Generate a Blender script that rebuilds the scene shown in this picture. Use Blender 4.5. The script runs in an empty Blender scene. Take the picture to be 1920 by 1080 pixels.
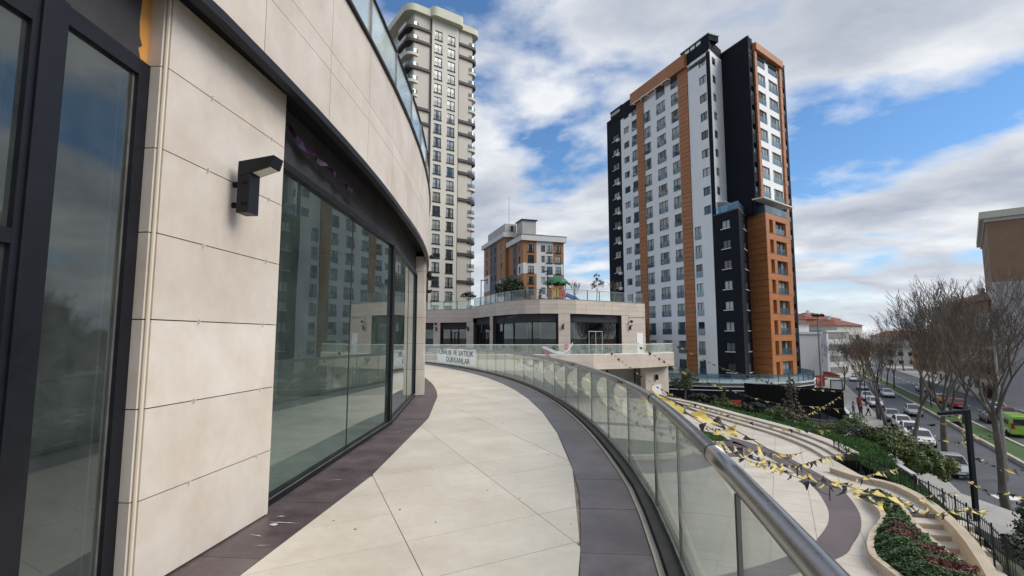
import bpy, bmesh, math, random
from mathutils import Vector, Matrix
R = math.radians
PI = math.pi
SC = bpy.context.scene
COL = SC.collection
random.seed(7)

# ------------------------------------------------------------------ camera, sky, sun, exposure
cam = bpy.data.cameras.new('camera')
cam.sensor_width = 36.0
cam.lens = 17.625
cam.clip_start = 0.05
cam.clip_end = 5000.0
camo = bpy.data.objects.new('camera', cam)
COL.objects.link(camo)
camo.location = (0.0, 0.0, 1.68)
camo.rotation_euler = (R(90 + 5.6), 0, 0)
SC.camera = camo

SKX, SKY, SKROT = 0.4, 7.7, 20.0
SUN_EL, SUN_AZ = 42.0, 104.0          # azimuth measured clockwise from +Y (the way the camera looks)
world = bpy.data.worlds.new('World')
SC.world = world
world.use_nodes = True
wn, wl = world.node_tree.nodes, world.node_tree.links
for n in list(wn): wn.remove(n)
def N(t, **kw):
    n = wn.new(t)
    for k, v in kw.items(): setattr(n, k, v)
    return n
def wmath(op, a, b=None, clamp=False):
    n = N('ShaderNodeMath', operation=op, use_clamp=clamp)
    for i, v in enumerate((a, b)):
        if v is None: continue
        if isinstance(v, (int, float)): n.inputs[i].default_value = v
        else: wl.new(v, n.inputs[i])
    return n.outputs[0]
sky = N('ShaderNodeTexSky', sky_type='NISHITA', sun_disc=False)
sky.sun_elevation = R(SUN_EL); sky.sun_rotation = R(SUN_AZ)
sky.air_density = 1.0; sky.dust_density = 0.6; sky.ozone_density = 2.5
tc = N('ShaderNodeTexCoord')
pre = N('ShaderNodeMapping'); pre.inputs['Rotation'].default_value = (0, 0, R(SKROT)); wl.new(tc.outputs['Generated'], pre.inputs[0])
sep = N('ShaderNodeSeparateXYZ'); wl.new(pre.outputs[0], sep.inputs[0])
zc = wmath('ADD', wmath('MAXIMUM', sep.outputs['Z'], 0.0), 0.22)
px_, py_ = wmath('DIVIDE', sep.outputs['X'], zc), wmath('DIVIDE', sep.outputs['Y'], zc)
comb = N('ShaderNodeCombineXYZ'); wl.new(px_, comb.inputs[0]); wl.new(py_, comb.inputs[1])
mp = N('ShaderNodeMapping'); wl.new(comb.outputs[0], mp.inputs[0])
mp.inputs["Location"].default_value = (SKX, SKY, 0.0)
mp.inputs['Rotation'].default_value = (0, 0, R(-28)); mp.inputs['Scale'].default_value = (0.85, 1.15, 1)
def noise(scale, detail, rough, dist=0.0, w=0.0):
    n = N('ShaderNodeTexNoise', noise_dimensions='4D')
    n.inputs['Scale'].default_value = scale; n.inputs['Detail'].default_value = detail
    n.inputs['Roughness'].default_value = rough; n.inputs['Distortion'].default_value = dist
    n.inputs['W'].default_value = w
    wl.new(mp.outputs[0], n.inputs['Vector'])
    return n.outputs['Fac']
def ramp(fac, stops):
    n = N('ShaderNodeValToRGB'); wl.new(fac, n.inputs[0])
    e = n.color_ramp.elements
    while len(e) < len(stops): e.new(0.5)
    for i, (p, c) in enumerate(stops):
        e[i].position = p
        e[i].color = (c, c, c, 1) if isinstance(c, (int, float)) else (*c, 1)
    return n.outputs[0]
big = wmath('ADD', wmath('MULTIPLY', noise(1.25, 10, 0.52, 0.25, 2.3), 0.75), wmath('MULTIPLY', noise(3.6, 9, 0.56, 0.2, 7.7), 0.25))
cover = ramp(big, [(0.43, 0.0), (0.505, 1.0)])
shade = ramp(noise(2.1, 8, 0.55, 0.1, 5.2), [(0.38, (2.1, 2.45, 3.2)), (0.50, (3.9, 4.2, 4.8)), (0.62, (6.8, 6.9, 7.0))])
thick = ramp(big, [(0.47, (7.2, 7.3, 7.4)), (0.57, (4.4, 4.75, 5.4)), (0.70, (2.7, 3.05, 3.8))])
mx1 = N('ShaderNodeMix', data_type='RGBA'); mx1.inputs[0].default_value = 0.5
wl.new(shade, mx1.inputs[6]); wl.new(thick, mx1.inputs[7])
tint = N('ShaderNodeMix', data_type='RGBA', blend_type='MULTIPLY'); tint.inputs[0].default_value = 1.0
wl.new(sky.outputs[0], tint.inputs[6]); tint.inputs[7].default_value = (0.72, 0.98, 1.18, 1)
mx = N('ShaderNodeMix', data_type='RGBA')
low = N('ShaderNodeMapRange', interpolation_type='SMOOTHSTEP'); wl.new(sep.outputs['Z'], low.inputs[0])
low.inputs[1].default_value = 0.02; low.inputs[2].default_value = 0.17; low.inputs[3].default_value = 0.92; low.inputs[4].default_value = 0.0
wl.new(wmath('MAXIMUM', cover, low.outputs[0]), mx.inputs[0]); wl.new(tint.outputs[2], mx.inputs[6]); wl.new(mx1.outputs[2], mx.inputs[7])
bg = N('ShaderNodeBackground'); bg.inputs['Strength'].default_value = 0.10
wl.new(mx.outputs[2], bg.inputs['Color'])
wo = N('ShaderNodeOutputWorld'); wl.new(bg.outputs[0], wo.inputs[0])

sun = bpy.data.lights.new('sun', 'SUN')
sun.energy = 2.2; sun.angle = R(42); sun.color = (1.0, 0.94, 0.85)
suno = bpy.data.objects.new('sun', sun); COL.objects.link(suno)
sdir = Vector((math.sin(R(SUN_AZ)) * math.cos(R(SUN_EL)), math.cos(R(SUN_AZ)) * math.cos(R(SUN_EL)), math.sin(R(SUN_EL))))
suno.rotation_euler = (-sdir).to_track_quat('-Z', 'Y').to_euler()
suno.location = (30, -20, 60)

SC.render.engine = 'CYCLES'
SC.view_settings.view_transform = 'Standard'
SC.view_settings.look = 'None'
SC.view_settings.exposure = 0.48
SC.view_settings.gamma = 1.0
SC.view_settings.use_curve_mapping = False
SC.cycles.max_bounces = 8
SC.cycles.transparent_max_bounces = 24

# ------------------------------------------------------------------ materials
def mat(name, col, rough=0.7, metal=0.0, var=0.0, scale=3.0, col2=None, bump=0.0, bscale=40.0, rnd=0.0, spec=0.5, stretch=(1, 1, 1), coat=0.0, fine=0.0):
    m = bpy.data.materials.new(name); m.use_nodes = True
    nt = m.node_tree; n, l = nt.nodes, nt.links
    b = n['Principled BSDF']
    b.inputs['Base Color'].default_value = (*col, 1)
    b.inputs['Roughness'].default_value = rough; b.inputs['Metallic'].default_value = metal
    b.inputs['Specular IOR Level'].default_value = spec
    b.inputs['Coat Weight'].default_value = coat
    m.diffuse_color = (*col, 1)
    out = None
    geo = n.new('ShaderNodeNewGeometry')
    mpn = n.new('ShaderNodeMapping'); mpn.inputs['Scale'].default_value = stretch
    l.new(geo.outputs['Position'], mpn.inputs[0])
    if var or col2 or fine:
        t = n.new('ShaderNodeTexNoise'); t.inputs['Scale'].default_value = scale
        t.inputs['Detail'].default_value = 7; t.inputs['Roughness'].default_value = 0.62
        l.new(mpn.outputs[0], t.inputs['Vector'])
        r = n.new('ShaderNodeValToRGB'); l.new(t.outputs['Fac'], r.inputs[0])
        r.color_ramp.elements[0].position = 0.32; r.color_ramp.elements[1].position = 0.68
        c2 = col2 or tuple(c * (1 + var) for c in col)
        c1 = tuple(c * (1 - var) for c in col)
        r.color_ramp.elements[0].color = (*c1, 1); r.color_ramp.elements[1].color = (*c2, 1)
        out = r.outputs[0]
        rr = n.new('ShaderNodeMapRange'); l.new(t.outputs['Fac'], rr.inputs[0])
        rr.inputs[3].default_value = max(0.02, rough - 0.12); rr.inputs[4].default_value = min(1, rough + 0.12)
        l.new(rr.outputs[0], b.inputs['Roughness'])
    if fine:
        t2 = n.new('ShaderNodeTexNoise'); t2.inputs['Scale'].default_value = scale * 9
        t2.inputs['Detail'].default_value = 5; t2.inputs['Roughness'].default_value = 0.7
        l.new(mpn.outputs[0], t2.inputs['Vector'])
        mr = n.new('ShaderNodeMapRange'); l.new(t2.outputs['Fac'], mr.inputs[0])
        mr.inputs[1].default_value = 0.3; mr.inputs[2].default_value = 0.7
        mr.inputs[3].default_value = 1 - fine; mr.inputs[4].default_value = 1 + fine
        mm = n.new('ShaderNodeMix'); mm.data_type = 'RGBA'; mm.blend_type = 'MULTIPLY'; mm.inputs[0].default_value = 1
        l.new(out, mm.inputs[6]); l.new(mr.outputs[0], mm.inputs[7]); out = mm.outputs[2]
    if rnd:
        oi = n.new('ShaderNodeObjectInfo')
        mr = n.new('ShaderNodeMapRange'); l.new(oi.outputs['Random'], mr.inputs[0])
        mr.inputs[3].default_value = 1 - rnd; mr.inputs[4].default_value = 1 + rnd
        mm = n.new('ShaderNodeMix'); mm.data_type = 'RGBA'; mm.blend_type = 'MULTIPLY'; mm.inputs[0].default_value = 1
        if out: l.new(out, mm.inputs[6])
        else: mm.inputs[6].default_value = (*col, 1)
        l.new(mr.outputs[0], mm.inputs[7]); out = mm.outputs[2]
    if out: l.new(out, b.inputs['Base Color'])
    if bump:
        t3 = n.new('ShaderNodeTexNoise'); t3.inputs['Scale'].default_value = bscale; t3.inputs['Detail'].default_value = 4
        l.new(mpn.outputs[0], t3.inputs['Vector'])
        bp = n.new('ShaderNodeBump'); bp.inputs['Strength'].default_value = bump; bp.inputs['Distance'].default_value = 0.02
        l.new(t3.outputs['Fac'], bp.inputs['Height']); l.new(bp.outputs[0], b.inputs['Normal'])
    return m

def glass(name, tint, ior=1.5, boost=1.0, base=0.0, dirt_veil=0.0, dirt_veil_col=(0.5, 0.55, 0.52), rough=0.0, wob=0.0):
    m = bpy.data.materials.new(name); m.use_nodes = True
    nt = m.node_tree; n, l = nt.nodes, nt.links
    for x in list(n): n.remove(x)
    o = n.new('ShaderNodeOutputMaterial')
    tr = n.new('ShaderNodeBsdfTransparent'); tr.inputs[0].default_value = (*tint, 1)
    gl = n.new('ShaderNodeBsdfGlossy'); gl.inputs['Roughness'].default_value = rough; gl.inputs[0].default_value = (0.93, 0.97, 0.96, 1)
    # Schlick term on |N.I| so that both sides of a sheet behave alike
    gg = n.new('ShaderNodeNewGeometry')
    dt = n.new('ShaderNodeVectorMath'); dt.operation = 'DOT_PRODUCT'
    l.new(gg.outputs['Normal'], dt.inputs[0]); l.new(gg.outputs['Incoming'], dt.inputs[1])
    def mth(op, x, y=None):
        q = n.new('ShaderNodeMath'); q.operation = op
        for i_, v_ in enumerate((x, y)):
            if v_ is None: continue
            if isinstance(v_, (int, float)): q.inputs[i_].default_value = v_
            else: l.new(v_, q.inputs[i_])
        return q.outputs[0]
    f0 = ((ior-1)/(ior+1))**2
    pw = mth('POWER', mth('SUBTRACT', 1.0, mth('ABSOLUTE', dt.outputs['Value'])), 5.0)
    fr_out = mth('ADD', mth('MULTIPLY', pw, 1-f0), f0)
    geo = n.new('ShaderNodeNewGeometry')
    if wob:
        tw = n.new('ShaderNodeTexNoise'); tw.inputs['Scale'].default_value = 1.3; tw.inputs['Detail'].default_value = 1
        l.new(geo.outputs['Position'], tw.inputs['Vector'])
        bp = n.new('ShaderNodeBump'); bp.inputs['Strength'].default_value = wob; bp.inputs['Distance'].default_value = 0.05
        l.new(tw.outputs['Fac'], bp.inputs['Height']); l.new(bp.outputs[0], gl.inputs['Normal'])
    ma = n.new('ShaderNodeMath'); ma.operation = 'MULTIPLY_ADD'; ma.use_clamp = True
    l.new(fr_out, ma.inputs[0]); ma.inputs[1].default_value = boost; ma.inputs[2].default_value = base
    mx = n.new('ShaderNodeMixShader'); l.new(ma.outputs[0], mx.inputs[0])
    l.new(tr.outputs[0], mx.inputs[1]); l.new(gl.outputs[0], mx.inputs[2])
    last = mx.outputs[0]
    if dirt_veil:
        df = n.new('ShaderNodeBsdfDiffuse'); df.inputs[0].default_value = (*dirt_veil_col, 1)
        t = n.new('ShaderNodeTexNoise'); t.inputs['Scale'].default_value = 2.2; t.inputs['Detail'].default_value = 8
        t.inputs['Roughness'].default_value = 0.65
        l.new(geo.outputs['Position'], t.inputs['Vector'])
        mr = n.new('ShaderNodeMapRange'); l.new(t.outputs['Fac'], mr.inputs[0])
        mr.inputs[1].default_value = 0.3; mr.inputs[2].default_value = 0.75
        mr.inputs[3].default_value = dirt_veil * 0.3; mr.inputs[4].default_value = dirt_veil * 1.5
        m2 = n.new('ShaderNodeMixShader'); l.new(mr.outputs[0], m2.inputs[0])
        l.new(last, m2.inputs[1]); l.new(df.outputs[0], m2.inputs[2]); last = m2.outputs[0]
    l.new(last, o.inputs[0])
    return m

def window_mat(name, dark, pale, share, rough=0.05):
    """opaque far window: dark room with pale curtains behind the pane on some windows"""
    m = bpy.data.materials.new(name); m.use_nodes = True
    n, l = m.node_tree.nodes, m.node_tree.links
    b = n['Principled BSDF']
    oi = n.new('ShaderNodeObjectInfo'); tcn = n.new('ShaderNodeTexCoord')
    sp = n.new('ShaderNodeSeparateXYZ'); l.new(tcn.outputs['Object'], sp.inputs[0])
    ab = n.new('ShaderNodeMath'); ab.operation = 'ABSOLUTE'; l.new(sp.outputs['X'], ab.inputs[0])
    # curtains drawn from the sides by a per-window amount, on a share of the windows
    th = n.new('ShaderNodeMath'); th.operation = 'MULTIPLY_ADD'; l.new(oi.outputs['Random'], th.inputs[0]); th.inputs[1].default_value = 1.7; th.inputs[2].default_value = -0.35 - share * 0.5
    gt = n.new('ShaderNodeMath'); gt.operation = 'GREATER_THAN'; l.new(ab.outputs[0], gt.inputs[0]); l.new(th.outputs[0], gt.inputs[1])
    wv = n.new('ShaderNodeTexWave'); wv.inputs['Scale'].default_value = 3.0; wv.inputs['Distortion'].default_value = 2.0
    l.new(tcn.outputs['Object'], wv.inputs['Vector'])
    mr = n.new('ShaderNodeMapRange'); l.new(wv.outputs['Fac'], mr.inputs[0]); mr.inputs[3].default_value = 0.6; mr.inputs[4].default_value = 1.05
    pc = n.new('ShaderNodeMix'); pc.data_type = 'RGBA'; pc.blend_type = 'MULTIPLY'; pc.inputs[0].default_value = 1; pc.inputs[6].default_value = (*pale, 1); l.new(mr.outputs[0], pc.inputs[7])
    mx = n.new('ShaderNodeMix'); mx.data_type = 'RGBA'
    l.new(gt.outputs[0], mx.inputs[0]); mx.inputs[6].default_value = (*dark, 1); l.new(pc.outputs[2], mx.inputs[7])
    l.new(mx.outputs[2], b.inputs['Base Color'])
    b.inputs['Roughness'].default_value = rough; b.inputs['Specular IOR Level'].default_value = 0.9
    return m

M = {}
M['stone'] = mat('beige_stone', (0.545, 0.465, 0.39), 0.55, var=0.05, scale=1.4, col2=(0.625, 0.575, 0.52), rnd=0.05, fine=0.035, bump=0.04, bscale=120)
M['stone_far'] = mat('beige_stone_far', (0.53, 0.455, 0.39), 0.6, var=0.10, scale=0.7, rnd=0.06, fine=0.04)
M['joint'] = mat('dark_joint', (0.05, 0.045, 0.04), 0.9)
M['bead'] = mat('cream_corner_bead', (0.62, 0.54, 0.43), 0.6, var=0.05)
M['black'] = mat('black_metal', (0.008, 0.009, 0.013), 0.42, var=0.2, scale=6, spec=0.28)
M['black_matt'] = mat('black_matt', (0.009, 0.009, 0.011), 0.8, var=0.25, scale=8, spec=0.2)
M['charcoal'] = mat('charcoal_board', (0.040, 0.038, 0.043), 0.9, var=0.22, scale=2.5, bump=0.25, bscale=160, rnd=0.06, fine=0.1)
M['orange_board'] = mat('orange_sheathing', (0.62, 0.29, 0.07), 0.8, var=0.06, scale=12)
M['film'] = mat('purple_film', (0.055, 0.016, 0.05), 0.35, var=0.3, scale=9)
M['slab'] = mat('cream_paving', (0.61, 0.54, 0.44), 0.45, var=0.06, scale=1.1, col2=(0.68, 0.63, 0.545), rnd=0.045, fine=0.06, bump=0.03, bscale=90)
M['grout'] = mat('paving_grout', (0.24, 0.19, 0.15), 0.95, var=0.3, scale=4)
M['purple'] = mat('purple_paving', (0.122, 0.098, 0.106), 0.45, var=0.22, scale=1.7, col2=(0.175, 0.148, 0.156), rnd=0.10, fine=0.14, bump=0.03, bscale=90)
M['brownband'] = mat('brown_paving', (0.088, 0.060, 0.062), 0.45, var=0.3, scale=2.2, col2=(0.135, 0.105, 0.11), rnd=0.10, fine=0.2, bump=0.03, bscale=90)
M['mortar'] = mat('white_mortar_smear', (0.55, 0.52, 0.50), 0.9, var=0.2, scale=20)
M['steel'] = mat('brushed_steel', (0.37, 0.355, 0.34), 0.30, metal=1.0, var=0.10, scale=5, fine=0.08, stretch=(3, 3, 3))
M['alu'] = mat('dull_aluminium', (0.33, 0.31, 0.29), 0.45, metal=0.8, var=0.25, scale=6)
M['rubber'] = mat('dark_rubber', (0.035, 0.032, 0.03), 0.7, var=0.3, scale=8)
M['pane_shop'] = glass('shop_glass', (0.55, 0.63, 0.60), 1.52, 1.15, 0.06, dirt_veil=0.08, dirt_veil_col=(0.30, 0.42, 0.38), wob=0.012)
M['pane_left'] = glass('dusty_shop_glass', (0.36, 0.44, 0.43), 1.5, 1.0, 0.07, dirt_veil=0.12, dirt_veil_col=(0.26, 0.31, 0.30), rough=0.03)
M['pane_rail'] = glass('green_rail_glass', (0.955, 0.985, 0.965), 1.5, 1.0, 0.02, dirt_veil=0.16, dirt_veil_col=(0.80, 0.90, 0.83))  # pale diffuse layer paints the whitish sky reflection on the glass
M['pane_far'] = glass('far_shop_glass', (0.66, 0.72, 0.70), 1.5, 1.0, 0.05)
M['pane_clear'] = glass('clear_roof_glass', (0.93, 0.96, 0.95), 1.45, 1.0, 0.0, dirt_veil=0.02)
M['pane_blue'] = glass('blue_rail_glass', (0.62, 0.76, 0.84), 1.5, 1.0, 0.06, dirt_veil=0.10, dirt_veil_col=(0.35, 0.5, 0.58))
M['pane_frost'] = glass('frosted_rail_glass', (0.75, 0.84, 0.86), 1.5, 1.0, 0.06, dirt_veil=0.16, dirt_veil_col=(0.5, 0.6, 0.63))
M['glass_edge'] = mat('glass_edge', (0.03, 0.09, 0.065), 0.2)
M['floor_in'] = mat('screed_floor', (0.46, 0.47, 0.44), 0.5, var=0.25, scale=0.9, fine=0.1)
M['dark_room'] = mat('dark_unlit_room', (0.035, 0.035, 0.037), 0.9, var=0.3, scale=0.8)  # gloom of the far shop interiors, put into wall and floor colour
M['wall_in'] = mat('bare_plaster', (0.16, 0.17, 0.165), 0.9, var=0.2, scale=1.0)
M['lens'] = mat('lamp_lens', (0.62, 0.58, 0.48), 0.35, var=0.1, scale=60)
M['white'] = mat('white_render', (0.84, 0.845, 0.85), 0.8, var=0.03, scale=0.4, fine=0.02)
M['white_paint'] = mat('white_paint', (0.78, 0.78, 0.77), 0.6, var=0.04)
M['t_orange'] = mat('orange_cladding', (0.395, 0.155, 0.055), 0.55, var=0.10, scale=0.8, rnd=0.06, stretch=(1, 1, 4))
M['t_dark'] = mat('dark_slate_render', (0.011, 0.013, 0.020), 0.85, var=0.14, scale=0.5, rnd=0.1, spec=0.2)
M['t_green'] = mat('green_coping', (0.03, 0.11, 0.10), 0.4)
M['frame'] = mat('grey_window_frame', (0.05, 0.055, 0.06), 0.5)
M['win'] = window_mat('window_dark', (0.035, 0.05, 0.058), (0.42, 0.45, 0.43), 0.55)
M['win3'] = window_mat('window_sky_tint', (0.075, 0.11, 0.135), (0.50, 0.52, 0.50), 0.75)  # lighter blue base colour paints sky reflected in the pane
M['win2'] = window_mat('window_darker', (0.02, 0.026, 0.032), (0.35, 0.36, 0.33), 0.2)
M['lt_grey'] = mat('light_grey_render', (0.42, 0.41, 0.40), 0.85, var=0.12, scale=0.35, fine=0.08)
M['beige'] = mat('beige_render', (0.55, 0.515, 0.455), 0.8, var=0.04, scale=0.3)
M['beige2'] = mat('pale_beige_render', (0.63, 0.60, 0.53), 0.8, var=0.03, scale=0.3)
M['crown'] = mat('greenish_cornice', (0.58, 0.58, 0.47), 0.75, var=0.04, scale=0.3)
M['brown_trim'] = mat('brown_trim', (0.055, 0.038, 0.038), 0.6)
M['m_orange'] = mat('ochre_cladding', (0.30, 0.135, 0.05), 0.65, var=0.10, scale=0.4)
M['m_brown'] = mat('brown_render', (0.27, 0.175, 0.11), 0.85, var=0.12, scale=0.4, fine=0.05)
M['m_grey'] = mat('slate_grey_render', (0.10, 0.105, 0.125), 0.8, var=0.08, scale=0.4)
M['m_white'] = mat('offwhite_render', (0.60, 0.61, 0.62), 0.8, var=0.04, scale=0.4)
M['asphalt'] = mat('asphalt', (0.075, 0.080, 0.090), 0.7, var=0.16, scale=0.5, col2=(0.10, 0.105, 0.115), fine=0.12, bump=0.1, bscale=30)
M['pave'] = mat('pavement_blocks', (0.36, 0.35, 0.33), 0.85, var=0.12, scale=0.6, fine=0.12)
M['kerb'] = mat('kerb_stone', (0.42, 0.39, 0.33), 0.85, var=0.15, scale=1.0)
M['earth'] = mat('urban_ground', (0.13, 0.12, 0.105), 0.95, var=0.3, scale=0.05, fine=0.2)
M['soil'] = mat('soil', (0.07, 0.06, 0.04), 0.95, var=0.35, scale=0.8, col2=(0.055, 0.075, 0.03), fine=0.3)
M['grass'] = mat('grass_blades', (0.038, 0.115, 0.022), 0.85, var=0.35, scale=0.6, col2=(0.075, 0.16, 0.034))
M['verge'] = mat('verge_turf', (0.05, 0.105, 0.024), 0.9, var=0.3, scale=1.5, fine=0.3)
M['wallcap'] = mat('limestone_cap', (0.54, 0.45, 0.33), 0.7, var=0.12, scale=0.9, rnd=0.05, fine=0.06)
M['plaza'] = mat('plaza_paving', (0.56, 0.50, 0.415), 0.6, var=0.06, scale=0.9, col2=(0.63, 0.575, 0.495), rnd=0.035, fine=0.05)
M['plaza_purple'] = mat('plaza_purple_paving', (0.13, 0.105, 0.11), 0.7, var=0.12, scale=1.1, fine=0.08)
M['bark'] = mat('grey_bark', (0.11, 0.098, 0.080), 0.95, var=0.3, scale=2.0, bump=0.4, bscale=12)
M['twig'] = mat('brown_twigs', (0.115, 0.092, 0.072), 0.95, var=0.3, scale=0.6)
M['twig2'] = mat('reddish_twigs', (0.14, 0.10, 0.07), 0.95, var=0.3, scale=0.6)
def leaf(name, c1, c2, sc=0.9):
    return mat(name, c1, 0.6, var=0.2, scale=sc, col2=c2, fine=0.4)
M['leaf_hedge'] = leaf('hedge_leaves', (0.050, 0.092, 0.020), (0.13, 0.165, 0.036), 1.3)
M['leaf_olive'] = leaf('olive_leaves', (0.045, 0.065, 0.032), (0.095, 0.115, 0.06))
M['leaf_dark'] = leaf('dark_leaves', (0.014, 0.028, 0.014), (0.035, 0.055, 0.022))
M['leaf_lime'] = leaf('lime_leaves', (0.09, 0.11, 0.018), (0.17, 0.19, 0.03))
M['leaf_bed'] = leaf('bed_leaves', (0.030, 0.080, 0.022), (0.075, 0.15, 0.038), 2.5)
M['leaf_red'] = leaf('red_leaves', (0.11, 0.026, 0.02), (0.17, 0.06, 0.035), 3.0)
M['leaf_brown'] = leaf('brown_needles', (0.075, 0.055, 0.038), (0.12, 0.09, 0.06))
M['flag_y'] = mat('yellow_pennant', (0.60, 0.47, 0.14), 0.7, var=0.10, scale=3, rnd=0.10)
M['flag_b'] = mat('black_pennant', (0.012, 0.012, 0.014), 0.6)
M['cord'] = mat('bunting_cord', (0.10, 0.095, 0.08), 0.8)
M['cloth'] = mat('banner_cloth', (0.84, 0.87, 0.88), 0.7, var=0.06, scale=4)
_cl = M['cloth'].node_tree; _b = _cl.nodes['Principled BSDF']; _o = _cl.nodes['Material Output']
_t = _cl.nodes.new('ShaderNodeBsdfTranslucent'); _t.inputs[0].default_value = (0.80, 0.86, 0.90, 1)
_m = _cl.nodes.new('ShaderNodeMixShader'); _m.inputs[0].default_value = 0.55
_cl.links.new(_b.outputs[0], _m.inputs[1]); _cl.links.new(_t.outputs[0], _m.inputs[2]); _cl.links.new(_m.outputs[0], _o.inputs[0])
M['ink'] = mat('dark_lettering', (0.03, 0.04, 0.06), 0.7)
M['roof_red'] = mat('red_roof_tiles', (0.21, 0.075, 0.045), 0.85, var=0.2, scale=0.8, fine=0.2)
M['tyre'] = mat('tyre', (0.015, 0.015, 0.015), 0.85)
M['rim'] = mat('wheel_rim', (0.45, 0.45, 0.46), 0.35, metal=0.7)
M['carglass'] = mat('car_glass', (0.015, 0.02, 0.024), 0.05, spec=0.9)
M['headlight'] = mat('headlight', (0.7, 0.72, 0.74), 0.1, spec=0.8)
M['taillight'] = mat('taillight', (0.35, 0.015, 0.01), 0.2)
M['plate'] = mat('number_plate', (0.75, 0.75, 0.72), 0.5)
def paint(name, c): return mat(name, c, 0.3, coat=0.6, var=0.03, scale=1)
for nm, c in dict(white=(0.72, 0.73, 0.74), silver=(0.38, 0.40, 0.42), yellow=(0.70, 0.33, 0.02), red=(0.40, 0.03, 0.025), dark=(0.03, 0.035, 0.045), blue=(0.06, 0.12, 0.25), lime=(0.30, 0.52, 0.06), grey=(0.17, 0.18, 0.19)).items():
    M['car_' + nm] = paint('car_paint_' + nm, c)
M['red'] = mat('red_plastic', (0.50, 0.05, 0.03), 0.5)
M['yellow'] = mat('yellow_plastic', (0.62, 0.36, 0.06), 0.5)
M['bluep'] = mat('blue_plastic', (0.04, 0.16, 0.52), 0.4)
M['greenp'] = mat('green_plastic', (0.02, 0.13, 0.06), 0.5)
M['purplep'] = mat('purple_plastic', (0.10, 0.05, 0.18), 0.5)
M['skin'] = mat('skin', (0.42, 0.26, 0.19), 0.6)
M['hair'] = mat('dark_hair', (0.02, 0.016, 0.013), 0.7)
for nm, c in dict(c_black=(0.015, 0.015, 0.018), c_navy=(0.03, 0.04, 0.09), c_plum=(0.09, 0.02, 0.045), c_white=(0.6, 0.6, 0.6), c_denim=(0.06, 0.085, 0.14), c_grey=(0.12, 0.12, 0.13), c_blue=(0.10, 0.14, 0.36), c_pink=(0.5, 0.22, 0.24)).items():
    M[nm] = mat('clothing_' + nm[2:], c, 0.85, var=0.1, scale=4)

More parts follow.
